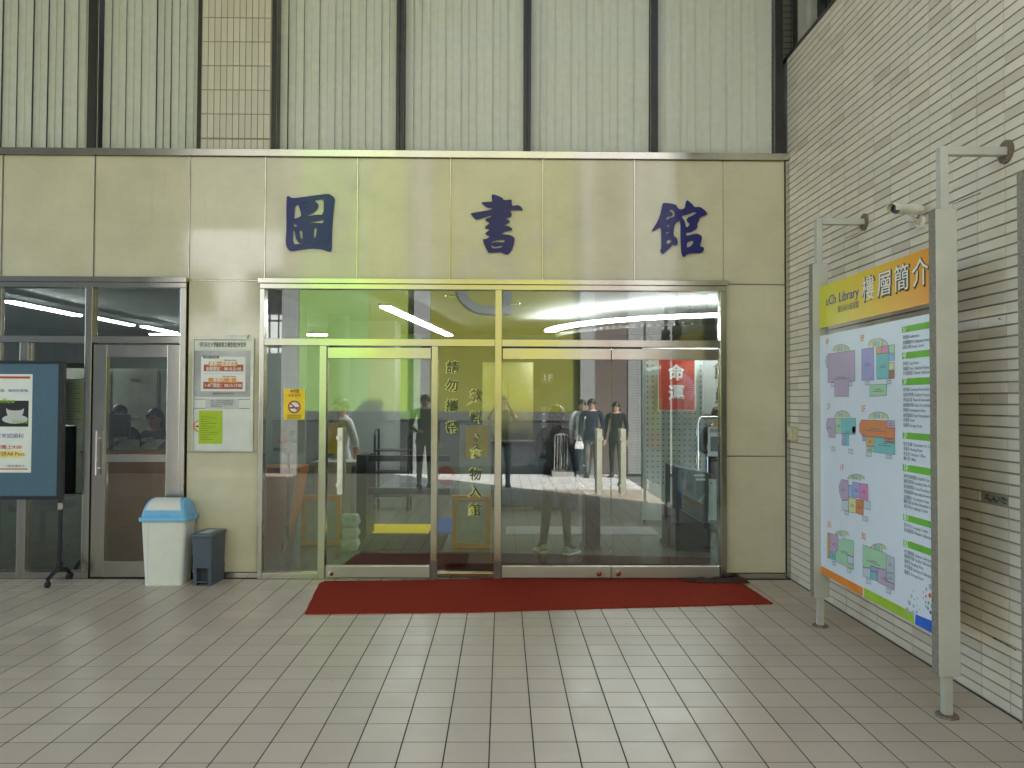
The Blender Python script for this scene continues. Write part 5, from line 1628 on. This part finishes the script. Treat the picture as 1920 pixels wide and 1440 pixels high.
# entry machine with the yellow card sign, and frames
em = thing('card_reader', 'pale card reader cabinet with a yellow sign behind the left mullion', 'machine', (-1.93, 2.3, 0))
box('cabinet', 'far_white', em, -0.30, 0.16, -0.1, 0.5, 0.0, 0.84, bev=0.01)
box('top', 'white_plastic', em, -0.33, 0.19, -0.13, 0.53, 0.841, 0.90, bev=0.01)
box('sign', 'ink_yellow', em, -0.26, 0.0, 0.19, 0.20, 0.98, 1.36)
for k, c in enumerate('入館請刷卡'):
    text(c, 0.065, 'ink_black', em, (-0.085, 0.187, 1.32 - 0.072 * k), FRONT, name='sign_character')


def wood_frame(x, y, w, h, label, rz=0):
    f = thing('framed_floor_stand', label, 'frame', (x, y, 0), 'orange wooden floor frames', rz)
    b = 0.055
    m = MB()
    m.box(-w / 2, w / 2, -0.02, 0.02, 0.0, b)
    m.box(-w / 2, w / 2, -0.02, 0.02, h - b, h)
    m.box(-w / 2, -w / 2 + b, -0.021, 0.021, b, h - b)
    m.box(w / 2 - b, w / 2, -0.021, 0.021, b, h - b)
    m.build('frame', 'wood_orange', f, bevel=0.004)
    box('infill', 'pegboard', f, -w / 2 + b, w / 2 - b, 0.0, 0.008, b, h - b)
    m = MB().box(-0.03, 0.03, 0.022, 0.20, 0, 0.03)
    m.build('foot', 'wood_orange', f)


wood_frame(-2.00, 1.62, 0.45, 0.565, 'orange wooden floor frame behind the left door mullion')
wood_frame(-0.285, 1.47, 0.435, 0.585, 'orange wooden floor frame behind the lettered pane', R(-4))
yn = thing('yellow_notice', 'small yellow notice behind the lettered centre pane', 'notice', (-0.25, 1.9, 0))
box('board', 'pegboard', yn, -0.20, 0.17, 0.0, 0.012, 0.15, 1.36)
box('sheet', 'ink_yellow', yn, -0.13, 0.14, -0.004, -0.0005, 0.98, 1.34)
for k, c in enumerate('入館請'):
    text(c, 0.06, 'ink_brown', yn, (-0.04, -0.006, 1.26 - 0.075 * k), FRONT, name='sheet_character')
# bundles of plastic
for k, (dz, hh) in enumerate(((0.0, 0.13), (0.13, 0.12), (0.25, 0.14))):
    b = thing('plastic_bundle', ('clear plastic wrapped bundle, lowest of three', 'clear plastic wrapped bundle, middle of three', 'clear plastic wrapped bundle, topmost of three')[k], 'bundle', (-1.62, 1.35, dz), 'stacked plastic bundles')
    m = MB()
    rings = []
    for i in range(6):
        t_ = i / 5
        s = 0.80 + 0.2 * math.sin(math.pi * t_)
        rings.append([(x * s + random.uniform(-.008, .008), y * s + random.uniform(-.008, .008), hh * t_) for x, y, _ in rrect(-0.105, 0.105, -0.09, 0.09, 0.05, 0)])
    m.loft(rings)
    m.build('wrap', 'bag_plastic', b)

# swing gate with a no entry disc
tg = thing('swing_gate', 'black entry gate with two arms and a red no entry disc', 'gate', (-1.55, 2.05, 0))
box('pillar', 'gate_black', tg, -0.12, 0.0, -0.1, 0.5, 0, 1.0, bev=0.01)
box('arm', 'gate_black', tg, 0.0, 0.98, 0.02, 0.06, 0.915, 0.985)
box('arm', 'gate_black', tg, 0.0, 0.98, 0.02, 0.06, 0.52, 0.60)
m = MB().cyl((0.93, 0.0, 0.75), (0.93, 0.015, 0.75), 0.115, n=28)
dd = m.build('disc', 'ink_red', tg)
box('disc_bar', 'ink_white', dd, 0.86, 1.0, -0.004, -0.0005, 0.735, 0.77)
# racks
rk = thing('book_trolley', 'black metal book trolley deep in the lobby', 'trolley', (-1.86, 4.4, 0))
m = MB()
for x in (0, 0.5):
    for y in (0, 0.35):
        m.cyl((x, y, 0.10), (x, y, 1.12), 0.016, n=8)
m.tube([(0, 0, 1.12), (0.0, 0.1, 1.2), (0, 0.35, 1.2), (0, 0.35, 1.12)], 0.014)
m.build('frame', 'black_metal', rk)
for z in (0.2, 0.55, 0.88):
    box('shelf', 'black_metal', rk, -0.02, 0.52, -0.02, 0.37, z, z + 0.02)
for x in (0, 0.5):
    for y in (0, 0.35):
        MB().cyl((x - 0.012, y, 0.05), (x + 0.012, y, 0.05), 0.05, n=14).build('castor', 'rubber', rk)
# security pedestals and kiosk on the right
for k, (x, y, lab) in enumerate(((1.06, 1.42, 'slim black security pedestal behind the middle of the double door'), (2.02, 1.62, 'slim black security pedestal beside the dark kiosk'))):
    p_ = thing('security_pedestal', lab, 'pedestal', (x, y, 0), 'security pedestals')
    box('panel', 'gate_black', p_, -0.085, 0.085, -0.04, 0.3, 0.0, 0.62 if k == 0 else 0.45, bev=0.01)
    box('foot', 'gate_black', p_, -0.10, 0.10, -0.06, 0.32, 0.0, 0.03)
ks = thing('dark_kiosk', 'dark slate kiosk box with a green tick behind the right door leaf', 'kiosk', (2.20, 1.32, 0))
m = MB().prism([(-0.22, 0.0), (0.13, 0.0), (0.13, 0.86), (-0.22, 0.92)], 'y', 0.0, 0.6)
m.build('body', 'kiosk_slate', ks)
box('label', 'paper_gray', ks, -0.03, 0.09, -0.003, -0.0005, 0.82, 0.845)
box('label', 'paper_gray', ks, -0.01, 0.10, -0.003, -0.0005, 0.775, 0.80)
MB().add([(x, -0.002, z) for x, z in ((0.02, 0.55), (0.035, 0.535), (0.10, 0.63), (0.092, 0.635), (0.036, 0.56), (0.028, 0.565))], [tuple(range(6))]).build('tick', 'ink_green', ks)
box('base', 'gate_black', ks, -0.24, 0.15, -0.02, 0.62, 0.0, 0.32, bev=0.01)

# pegboard screen with the red poster
pg = thing('pegboard_screen', 'pale perforated pegboard screen behind the right door leaf', 'screen', (2.75, 3.2, 0))
box('panel', 'pegboard', pg, -0.80, 1.1, 0.0, 0.03, 0.05, 2.45)
m = MB()
for i in range(24):
    for j in range(26):
        x, z = -0.74 + 0.072 * i, 0.55 + 0.072 * j
        m.add([(x + 0.011 * math.cos(a), -0.0012, z + 0.011 * math.sin(a)) for a in [math.pi * k / 3 for k in range(6)]], [tuple(range(6))])
tag(m.build('holes', 'ink_black', pg), kind='stuff')
for x in (-0.78, 1.07):
    box('upright', 'gate_black', pg, x - 0.02, x + 0.02, 0.031, 0.07, 0.0, 2.5)
rp = thing('red_poster', 'red poster with two large white characters behind the right door leaf', 'poster', (2.40, 3.12, 1.90))
box('sheet', 'paper', rp, -0.265, 0.245, 0.0, 0.006, -0.38, 0.38)
box('ground', 'poster_red', rp, -0.250, 0.230, -0.002, -0.0004, -0.365, 0.365)
text('命', 0.22, 'ink_white', rp, (-0.125, -0.0035, 0.12), FRONT, name='character', fit=0.22, fat=0.03)
text('運', 0.22, 'ink_white', rp, (-0.125, -0.0035, -0.15), FRONT, name='character', fit=0.22, fat=0.03)
m = MB()
for k in range(16):
    a = R(-30 + 8 * k)
    m.add([(-0.02 + r_ * math.cos(a + da), -0.0026, -0.1 + r_ * math.sin(a + da)) for r_, da in ((0.12, 0), (0.25, 0.03), (0.25, -0.03))], [(0, 1, 2)])
m.build('burst', 'print_pink', rp)
rp2 = thing('white_banner', 'pale banner with dark characters at the right edge of the door glass', 'poster', (2.88, 3.1, 1.9))
box('sheet', 'paper_gray', rp2, -0.15, 0.35, 0, 0.006, -0.42, 0.36)
for k, c in enumerate('館員'):
    text(c, 0.24, 'ink_brown', rp2, (0.0, -0.003, 0.14 - 0.32 * k), FRONT, name='character')
# service desk with a cart of papers
ds = thing('service_desk', 'metal framed desk stand with pinned papers at the right edge of the glass', 'desk', (2.72, 2.2, 0))
m = MB().tube([(-0.28, 0, 0.05), (-0.28, 0, 1.40), (-0.24, 0, 1.45), (0.5, 0, 1.45)], 0.018)
m.tube([(-0.16, 0.02, 0.0), (-0.16, 0.02, 1.0), (0.5, 0.02, 1.0)], 0.022)
m.build('frame', 'steel_polished', ds)
box('board', 'wood_pale', ds, -0.08, 0.6, 0.02, 0.04, 1.2, 1.42)
box('notice', 'paper', ds, -0.16, 0.6, -0.01, 0.0, 0.98, 1.34)
box('notice_picture', 'ink_gray', ds, -0.13, 0.08, -0.013, -0.0105, 1.04, 1.22)
box('notice_picture', 'ink_gray', ds, 0.11, 0.5, -0.013, -0.0105, 1.04, 1.22)
text('服務台使用說明', 0.055, 'ink_black', ds, (-0.14, -0.013, 1.29), FRONT, name='notice_text', fit=0.4)
box('glass_leaf', 'clear_glass', ds, -0.10, 0.55, 0.06, 0.07, 0.1, 0.95)
# carpets
for nm, mt, x0, x1, y0, y1, lab in (('carpet_strip', 'carpet_yellow', -1.66, -0.86, 2.38, 3.08, 'yellow carpet square behind the single door'), ('carpet_strip', 'carpet_blue', -0.85, -0.45, 2.4, 3.6, 'blue carpet square beside the yellow one'),
                                    ('black_mat', 'carpet_black', -1.60, -0.60, 1.30, 2.28, 'black floor mat in front of the yellow carpet'), ('door_mat', 'mat_brown', -1.52, -0.30, 0.42, 1.12, 'brown sheet inside the single door, imitating the mirrored red rug'),  # brown sheet stands in for the rug reflected in the glass
                                    ('door_mat', 'carpet_black', -0.50, 2.05, 0.32, 0.62, 'long dark mat inside the double door')):
    tag(box(nm, mt, None, x0, x1, y0, y1, 0.0005, 0.007), lab, 'carpet')
tag(box('floor_inlay', 'inlay_gray', None, 0.10, 2.0, 2.35, 2.95, 0.0002, 0.004), 'pale stone inlay band across the lobby floor', 'floor inlay')
tn = thing('tall_counter', 'dark curved counter front deep in the lobby', 'counter', (0.3, 4.4, 0))
box('front', 'kiosk_slate', tn, -0.7, 0.9, 0, 0.4, 0.05, 1.0, bev=0.03)
box('top', 'gate_black', tn, -0.75, 0.95, -0.05, 0.45, 1.0, 1.04, bev=0.01)

# office behind the left door
oc = thing('office_counter', 'brown wooden counter behind the office door', 'counter', (-3.3, 0.70, 0))
box('front', 'wood_counter', oc, -0.85, 0.42, 0.0, 0.04, 0.28, 1.09)
box('kick', 'wood_counter', oc, -0.80, 0.42, 0.05, 0.08, 0.0, 0.279)
box('top', 'wood_counter', oc, -0.90, 0.42, -0.05, 0.55, 1.091, 1.125, bev=0.006)


def monitor(x, y, z, rz, label, w=0.36):
    t_ = thing('desk_screen', label, 'monitor', (x, y, z), None, rz)
    m = MB().box(-w / 2, w / 2, -0.03, 0.03, 0.08, 0.36)
    m.build('casing', 'black_plastic', t_, bevel=0.008)
    MB().box(-0.03, 0.03, -0.02, 0.02, 0.01, 0.079).build('neck', 'black_plastic', t_)
    MB().box(-0.1, 0.1, -0.07, 0.07, 0.0, 0.009).build('base', 'black_plastic', t_)


monitor(-4.06, 1.0, 1.125, R(8), 'black screen on the office counter, left one')
monitor(-3.02, 1.02, 1.125, R(-12), 'black screen on the office counter, right one')
for k, (x, lab) in enumerate(((-3.84, 'pale desk telephone at the left of the office counter'), (-3.56, 'pale desk telephone in the middle of the office counter'))):
    t_ = thing('telephone', lab, 'telephone', (x, 0.76, 1.125))
    MB().prism([(0, 0), (0.2, 0), (0.2, 0.10), (0, 0.03)], 'x', -0.09, 0.09).build('base', 'paper_gray', t_)
    MB().box(-0.085, -0.035, 0.0, 0.2, 0.085, 0.125, bev=0.01).build('handset', 'paper_gray', t_)
ch = thing('office_chair', 'black office chair back behind the office window', 'chair', (-4.95, 1.3, 0))
MB().box(-0.22, 0.22, 0.2, 0.26, 0.55, 1.35, bev=0.02).build('backrest', 'black_plastic', ch)
MB().box(-0.24, 0.24, -0.22, 0.22, 0.44, 0.52, bev=0.02).build('seat', 'black_plastic', ch)
MB().cyl((0, 0, 0.06), (0, 0, 0.44), 0.03, n=12).build('stem', 'black_metal', ch)
for k in range(5):
    a = 2 * math.pi * k / 5
    MB().tube([(0, 0, 0.09), (0.28 * math.cos(a), 0.28 * math.sin(a), 0.04)], 0.018).build('leg', 'black_metal', ch)
for k in range(3):  # added pale backdrop that shows the staff as dark silhouettes
    cb = thing('backdrop_cabinet', ('added pale backdrop cabinet at the left behind the office staff', 'added pale backdrop cabinet in the middle behind the office staff', 'added pale backdrop cabinet at the right behind the office staff')[k], 'cabinet', (-5.70 + 0.63 * k, 3.0, 0), 'added backdrop cabinets in the office')
    box('body', 'backdrop_pale', cb, 0.0, 0.60, 0.0, 0.45, 0.0, 2.05)
    for q in range(4):
        dr = box('drawer', 'backdrop_pale', cb, 0.015, 0.585, -0.018, -0.001, 0.04 + 0.5 * q, 0.52 + 0.5 * q)
        box('pull', 'steel_polished', dr, 0.24, 0.36, -0.03, -0.0185, 0.40 + 0.5 * q, 0.42 + 0.5 * q)
on = thing('office_notice', 'white paper notice on the office window beside the blue board', 'notice', (-3.92, 0.03, 1.62))
box('sheet', 'paper', on, -0.10, 0.10, 0.0, 0.0015, -0.21, 0.21)
for k in range(15):
    box('line', 'ink_gray', on, -0.085, -0.085 + random.uniform(0.08, 0.16), -0.001, -0.0003, 0.17 - 0.024 * k, 0.1735 - 0.024 * k)
lp = thing('frosted_film', 'pale green film on the lower office window', 'film', (-4.2, 0.02, 0.0))
box('film', 'film_green', lp, -0.39, 0.395, 0.0, 0.001, 0.07, 0.78)

# ================================================================== PEOPLE


def person(label, loc, rz, H, top, bottom, shoes='rubber', hair='hair', style='short', sleeve='long', pose=None, extra=None, group=None, checker=False):
    base = dict(pelvis=(0, 0, .520), waist=(0, 0, .600), chest=(0, .005, .720), nb=(0, .012, .815), neck=(0, .005, .852), head=(0, -.008, .905), crown=(0, -.002, .955),
                shL=(.112, .01, .803), elL=(.142, .02, .640), wrL=(.145, -.02, .495), haL=(.147, -.035, .455),
                shR=(-.112, .01, .803), elR=(-.142, .02, .640), wrR=(-.145, -.02, .495), haR=(-.147, -.035, .455),
                hipL=(.050, 0, .490), knL=(.056, -.008, .280), anL=(.058, .015, .050), toL=(.064, -.070, .022),
                hipR=(-.050, 0, .490), knR=(-.056, -.008, .280), anR=(-.058, .015, .050), toR=(-.064, -.070, .022))
    rad = dict(pelvis=(.082, .062), waist=(.074, .052), chest=(.096, .064), nb=(.058, .042), neck=(.032, .032), head=(.050, .058), crown=(.038, .046),
               shL=(.040, .040), elL=(.028, .028), wrL=(.017, .015), haL=(.022, .012), shR=(.040, .040), elR=(.028, .028), wrR=(.017, .015), haR=(.022, .012),
               hipL=(.056, .056), knL=(.037, .037), anL=(.026, .027), toL=(.026, .018), hipR=(.056, .056), knR=(.037, .037), anR=(.026, .027), toR=(.026, .018))
    if pose:
        base.update(pose)
    bones = [('pelvis', 'waist', 0), ('waist', 'chest', 0), ('chest', 'nb', 0), ('nb', 'neck', 2), ('neck', 'head', 2), ('head', 'crown', 2)]
    for s in 'LR':
        bones += [('nb', 'sh' + s, 0), ('sh' + s, 'el' + s, 0), ('el' + s, 'wr' + s, 0 if sleeve == 'long' else 2), ('wr' + s, 'ha' + s, 2),
                  ('pelvis', 'hip' + s, 1), ('hip' + s, 'kn' + s, 1), ('kn' + s, 'an' + s, 1), ('an' + s, 'to' + s, 3)]
    names = list(base)
    # five fingers per hand, unequal, slightly curled
    for s, sg in (('L', 1), ('R', -1)):
        ha, wr = Vector(base['ha' + s]), Vector(base['wr' + s])
        d = (ha - wr).normalized()
        sd_ = d.cross(Vector((0, 1, 0.2))).normalized()
        nn = sd_.cross(d).normalized()
        for k, (off, ln) in enumerate(((-1.6, .022), (-1, .036), (-.33, .042), (.33, .040), (1, .032))):
            b0 = 'f%s%da' % (s, k)
            b1 = 'f%s%db' % (s, k)
            side = sd_ * off * .011
            st_ = ha + side + d * (.006 if k else -.008)
            base[b0] = tuple(st_ + d * ln * .55 - nn * .004 + (side * .5 if k == 0 else side * .1))
            base[b1] = tuple(st_ + d * ln - nn * .014 + (side * .8 if k == 0 else side * .1))
            rad[b0] = (.0062, .0062)
            rad[b1] = (.0048, .0048)
            names += [b0, b1]
            bones += [('ha' + s, b0, 2), (b0, b1, 2)]
    idx = {n_: i for i, n_ in enumerate(names)}
    me = bpy.data.meshes.new('sk')
    me.from_pydata([Vector(base[n_]) * H for n_ in names], [(idx[a], idx[b]) for a, b, _ in bones], [])
    ob_ = bpy.data.objects.new('sk', me)
    col.objects.link(ob_)
    sk_ = ob_.modifiers.new('skin', 'SKIN')
    sk_.use_smooth_shade = True
    lay = me.skin_vertices[0] if me.skin_vertices else None
    for n_ in names:
        dt = lay.data[idx[n_]]
        dt.radius = (rad[n_][0] * H, rad[n_][1] * H)
        dt.use_root = n_ == 'pelvis'
    sb = ob_.modifiers.new('sub', 'SUBSURF')
    sb.levels = 1
    sb.render_levels = 1
    dg = bpy.context.evaluated_depsgraph_get()
    bme = bpy.data.meshes.new_from_object(ob_.evaluated_get(dg))
    bpy.data.objects.remove(ob_)
    bme.name = 'body'
    bme.materials.clear()
    for m_ in (top, bottom, 'skin', shoes, 'hair'):
        bme.materials.append(M[m_])
    segs = [(Vector(base[a]) * H, Vector(base[b]) * H, k, (rad[a][0] + rad[b][0]) * .5 * H) for a, b, k in bones]
    nkv, plv = Vector(base['neck']) * H, Vector(base['pelvis']) * H
    for f in bme.polygons:
        c = f.center
        best, bk = 9, 0
        for a, b, k, rr in segs:
            ab = b - a
            t_ = max(0, min(1, (c - a).dot(ab) / max(1e-9, ab.length_squared)))
            d_ = (c - a - ab * t_).length - rr
            if d_ < best:
                best, bk = d_, k
        if bk == 0 and (c - nkv).length < .062 * H and c.z > nkv.z - .022 * H:
            bk = 2
        if bk == 1 and c.z > plv.z - .03 * H and (c - plv).length < .11 * H:
            bk = 0
        f.material_index = bk
        f.use_smooth = True
    # face: eyes, nose, mouth, ears joined to the same body mesh
    hd_ = Vector(base['head']) * H
    fm = MB()
    fm.sphere(hd_ + Vector((0, -.060, .006)) * H, .010 * H, 2, sc=(.8, 1, 1.5))
    for s in (-1, 1):
        fm.sphere(hd_ + Vector((s * .020, -.050, .016)) * H, .0075 * H, 1, sc=(1.2, .6, .7))
        fm.sphere(hd_ + Vector((s * .050, .004, .004)) * H, .014 * H, 2, sc=(.4, .8, 1.2))
    fm.sphere(hd_ + Vector((0, -.050, -.022)) * H, .012 * H, 0, sc=(1.2, .5, .35))
    bm = bmesh.new()
    bm.from_mesh(bme)
    vv = [bm.verts.new(p) for p in fm.v]
    for f, k in zip(fm.f, fm.mi):
        q = bm.faces.new([vv[i] for i in f])
        q.material_index = {2: 2, 1: 4, 0: 2}[k]
        q.smooth = True
    bm.to_mesh(bme)
    bm.free()
    root = thing('person', label, 'person', loc, group, rz)
    bo = bpy.data.objects.new('body', bme)
    col.objects.link(bo)
    bo.parent = root
    # hair: cap with a fringe, longer behind for long hair
    hm = MB()
    c = (hd_ + Vector((0, .006, .024)) * H)
    n, mrows = 20, 11
    rows = []
    for i in range(mrows + 1):
        t_ = math.pi * 0.60 * i / mrows
        row = []
        for k in range(n):
            p_ = 2 * math.pi * k / n
            back = 0.5 + 0.5 * math.sin(p_)          # 1 at the back (+y)
            tt = t_ * (0.66 + 0.56 * back + .05 * random.random())
            r_ = (.0575 + .003 * math.cos(t_)) * H * (1 + .07 * random.random())
            z_ = math.cos(tt) * r_ * 1.02
            y_ = math.sin(p_) * math.sin(tt) * r_ * 1.12
            x_ = math.cos(p_) * math.sin(tt) * r_ * .96
            row.append(c + Vector((x_, y_, z_)))
        rows.append(row)
    hm.loft(rows, cap0=True, cap1=False)
    if style == 'long':
        rows = []
        for i in range(7):
            t_ = i / 6
            w_ = (.052 + .022 * t_ - .02 * t_ * t_) * H
            rows.append([c + Vector((w_ * math.cos(a), .024 * H + w_ * .55 * math.sin(a) + .012 * H * t_, (.0 - .185 * t_) * H + .004 * H * random.random())) for a in [2 * math.pi * k / 14 for k in range(14)]])
        hm.loft(rows)
    hm.build('hair', hair, root)
    # loose hem of the top, over the hips
    if base['hipL'][2] - base['knL'][2] > .1:
        hem = MB()
        rows = []
        for z_, rx_, ry_ in ((.600, .086, .062), (.570, .092, .068), (.530, .097, .074), (.490, .101, .079), (.468, .102, .081)):
            rows.append([(rx_ * H * math.cos(a) * (1 + .02 * math.sin(5 * a)), (ry_ * math.sin(a) * (1 + .03 * math.sin(4 * a + 1))) * H, z_ * H) for a in [2 * math.pi * k / 22 for k in range(22)]])
        hem.loft(rows, cap0=False, cap1=False)
        hem.build('hem', top, root)
    # shoes
    for s in 'LR':
        an, to = Vector(base['an' + s]) * H, Vector(base['to' + s]) * H
        fw = (to - an)
        fw.z = 0
        if fw.length < 1e-4:
            continue
        fw.normalize()
        sd_ = Vector((0, 0, 1)).cross(fw)
        if an.z > .12 * H:
            gz = to.z - .022 * H
        else:
            gz = 0.0
        sm_ = MB()
        rows = []
        for u_, w_, h_ in ((-.030, .020, .050), (-.020, .026, .056), (.01, .027, .054), (.045, .029, .040), (.080, .031, .030), (.105, .027, .025), (.118, .012, .016)):
            cc_ = an + fw * u_ * H
            row = []
            for a, b in ((-1, 0), (-1.05, .22), (-.85, .7), (-.35, 1), (.35, 1), (.85, .7), (1.05, .22), (1, 0)):
                pz = gz + b * h_ * H + 0.001
                p_ = cc_ + sd_ * a * w_ * H
                row.append((p_.x, p_.y, pz))
            rows.append(row)
        sm_.loft(rows)
        so = sm_.build('shoe', 'checker_canvas' if checker else shoes, root)
        if checker:
            m2 = MB()
            rows = [[(p[0] * 1, p[1] * 1, z) for p in ([(cc[0], cc[1]) for cc in (an + fw * u_ * H + sd_ * a * w_ * H for u_, w_ in ((-.034, .020), (-.02, .030), (.03, .031), (.085, .035), (.115, .028), (.126, .010)) for a in (1,))] +
                    [(cc[0], cc[1]) for cc in (an + fw * u_ * H - sd_ * w_ * H for u_, w_ in ((.126, .010), (.115, .028), (.085, .035), (.03, .031), (-.02, .030), (-.034, .020)))])] for z in (0.001, 0.022)]
            m2.loft(rows, smooth=False)
            m2.build('sole', 'ink_white', so)
    if extra:
        extra(root, H, base)
    return root


# the photographer, mirrored in the glass (stands just behind the lens)
def hold_phone(root, H, base):
    MB().box(-0.055, 0.055, -0.36, -0.335, 1.60, 1.675, bev=0.006).build('camera_body', 'black_plastic', root)


def bag(mat, x, y, z0, z1, w, name='bag'):
    def f(root, H, base):
        m_ = MB()
        rows = []
        for t_ in (0, .15, .5, .85, 1.0):
            s = 0.75 + .25 * math.sin(math.pi * min(1, t_ + .15))
            rows.append([(x + p[0] * s, y + p[1] * s, z0 + (z1 - z0) * t_) for p in rrect(-w, w, -w * .5, w * .5, w * .3, 0)])
        m_.loft(rows)
        m_.tube([(x - w * .5, y, z1), (x - w * .3, y, z1 + .12), (x + w * .3, y, z1 + .12), (x + w * .5, y, z1)], .008)
        m_.build(name, mat, root)
    return f


person('photographer in dark clothes with raised arms, mirrored beside the main mullion', (0.056, -7.60, 0), R(180), 1.76, 'cloth_charcoal', 'cloth_black', 'rubber', sleeve='short',
       pose=dict(elL=(.150, -.085, .735), wrL=(.075, -.165, .880), haL=(.040, -.182, .915), elR=(-.150, -.085, .735), wrR=(-.075, -.165, .880), haR=(-.040, -.182, .915)), extra=None)
person('person in a long dark coat, mirrored behind the single door', (-1.42, -7.45, 0), R(165), 1.78, 'cloth_black', 'cloth_charcoal', 'rubber',
       pose=dict(elL=(.160, -.02, .645), wrL=(.10, -.11, .600), haL=(.07, -.13, .600)))
person('student in a white shirt and dark trousers walking deep in the lobby', (-2.02, 2.75, 0), R(-55), 1.70, 'cloth_white', 'cloth_black', 'rubber', sleeve='short',
       pose=dict(knL=(.055, -.075, .290), anL=(.058, -.075, .050), toL=(.062, -.155, .026), knR=(-.056, .020, .285), anR=(-.058, .145, .085), toR=(-.062, .085, .022),
                 elL=(.140, .06, .640), wrL=(.145, .05, .500), haL=(.147, .045, .460), elR=(-.140, -.03, .640), wrR=(-.14, -.10, .520), haR=(-.14, -.125, .485)))
person('long haired person in dark clothes and checkered shoes inside the double door', (0.64, 1.18, 0), R(150), 1.62, 'cloth_charcoal', 'cloth_gray', 'ink_black', 'hair_brown', 'long', checker=True,
       pose=dict(anL=(.085, .030, .050), toL=(.150, -.030, .024), knL=(.075, -.01, .28), anR=(-.085, .0, .050), toR=(-.10, -.09, .024), knR=(-.07, -.01, .28),
                 elL=(.145, -.01, .645), wrL=(.09, -.10, .640), haL=(.06, -.115, .650)))
person('student in dark jacket and shorts with white bag, mirrored in the glass', (1.98, -9.42, 0), R(185), 1.72, 'cloth_navy', 'cloth_gray', 'rubber', sleeve='long',
       pose=dict(elR=(-.150, -.01, .640), wrR=(-.10, -.09, .600), haR=(-.07, -.11, .610)), extra=bag('paper', .27, -.10, .62, .78, .10, 'white_bag'))
person('student in a pale blue shirt behind the dark jacket, mirrored in the double door', (1.80, -9.72, 0), R(175), 1.70, 'cloth_white', 'cloth_denim', 'cloth_white',
       extra=bag('cloth_red', -.16, -.16, .42, .70, .12, 'red_bag'))
person('person in black standing mirrored at the gap of the double door', (2.52, -9.5, 0), R(200), 1.66, 'cloth_black', 'cloth_black', 'rubber', 'hair', 'long')
sit = dict(pelvis=(0, .0, .300), waist=(0, .01, .380), chest=(0, .012, .500), nb=(0, .01, .595), neck=(0, 0, .632), head=(0, -.012, .685), crown=(0, -.006, .735),
           shL=(.105, .01, .575), elL=(.14, -.03, .420), wrL=(.10, -.14, .400), haL=(.085, -.17, .400), shR=(-.105, .01, .575), elR=(-.14, -.03, .420), wrR=(-.10, -.14, .400), haR=(-.085, -.17, .400),
           hipL=(.05, -.02, .285), knL=(.06, -.24, .285), anL=(.06, -.25, .05), toL=(.064, -.335, .022), hipR=(-.05, -.02, .285), knR=(-.06, -.24, .285), anR=(-.06, -.25, .05), toR=(-.064, -.335, .022))


def stool(root, H, base):
    pass


def seated(label, x, y, rz, top, style, raise_=0.12):
    st_ = thing('desk_stool', 'black stool under the ' + label, 'stool', (x, y, 0))
    MB().cyl((0, 0, .30 + raise_), (0, 0, .36 + raise_), .17, n=24).build('seat', 'black_plastic', st_)
    MB().cyl((0, 0, .02), (0, 0, .30 + raise_), .03, n=12).build('stem', 'black_metal', st_)
    MB().cyl((0, 0, 0), (0, 0, .02), .22, .2, n=24).build('base', 'black_metal', st_)
    person(label, (x, y, raise_ - .04), rz, 1.66, top, 'cloth_black', 'rubber', 'hair', style, pose=sit)


seated('seated staff member in black at the left of the office counter', -4.46, 1.95, R(10), 'cloth_black', 'long', .34)
seated('seated staff member in grey at the right of the office counter', -4.08, 2.05, R(-10), 'cloth_charcoal', 'long', .30)
seated('seated clerk in black behind the papers at the right edge', 2.85, 2.75, R(5), 'cloth_black', 'short', .36)

# metal barrier posts on the sunlit kerb across the passage
kb = thing('kerb_block', 'pale kerb block in the sun, mirrored in the double door', 'kerb', (1.40, -9.80, 0))
box('block', 'concrete', kb, -0.26, 0.22, -0.30, 0.22, 0.0, 0.10)
for k in range(3):
    b = thing('steel_barrier', ('steel barrier hoop, nearest to the sun edge', 'steel barrier hoop, middle one', 'steel barrier hoop, farthest one')[k], 'barrier', (1.20 + 0.07 * k, -9.66 - 0.13 * k, 0.10), 'steel barriers on the kerb')
    MB().tube([(0, 0, 0), (0, 0, 0.78), (0.03, 0.0, 0.82), (0.12, 0, 0.82), (0.15, 0, 0.78), (0.15, 0, 0)], 0.018, n=10).build('hoop', 'steel_polished', b)

bpy.data.scenes.remove(scratch)
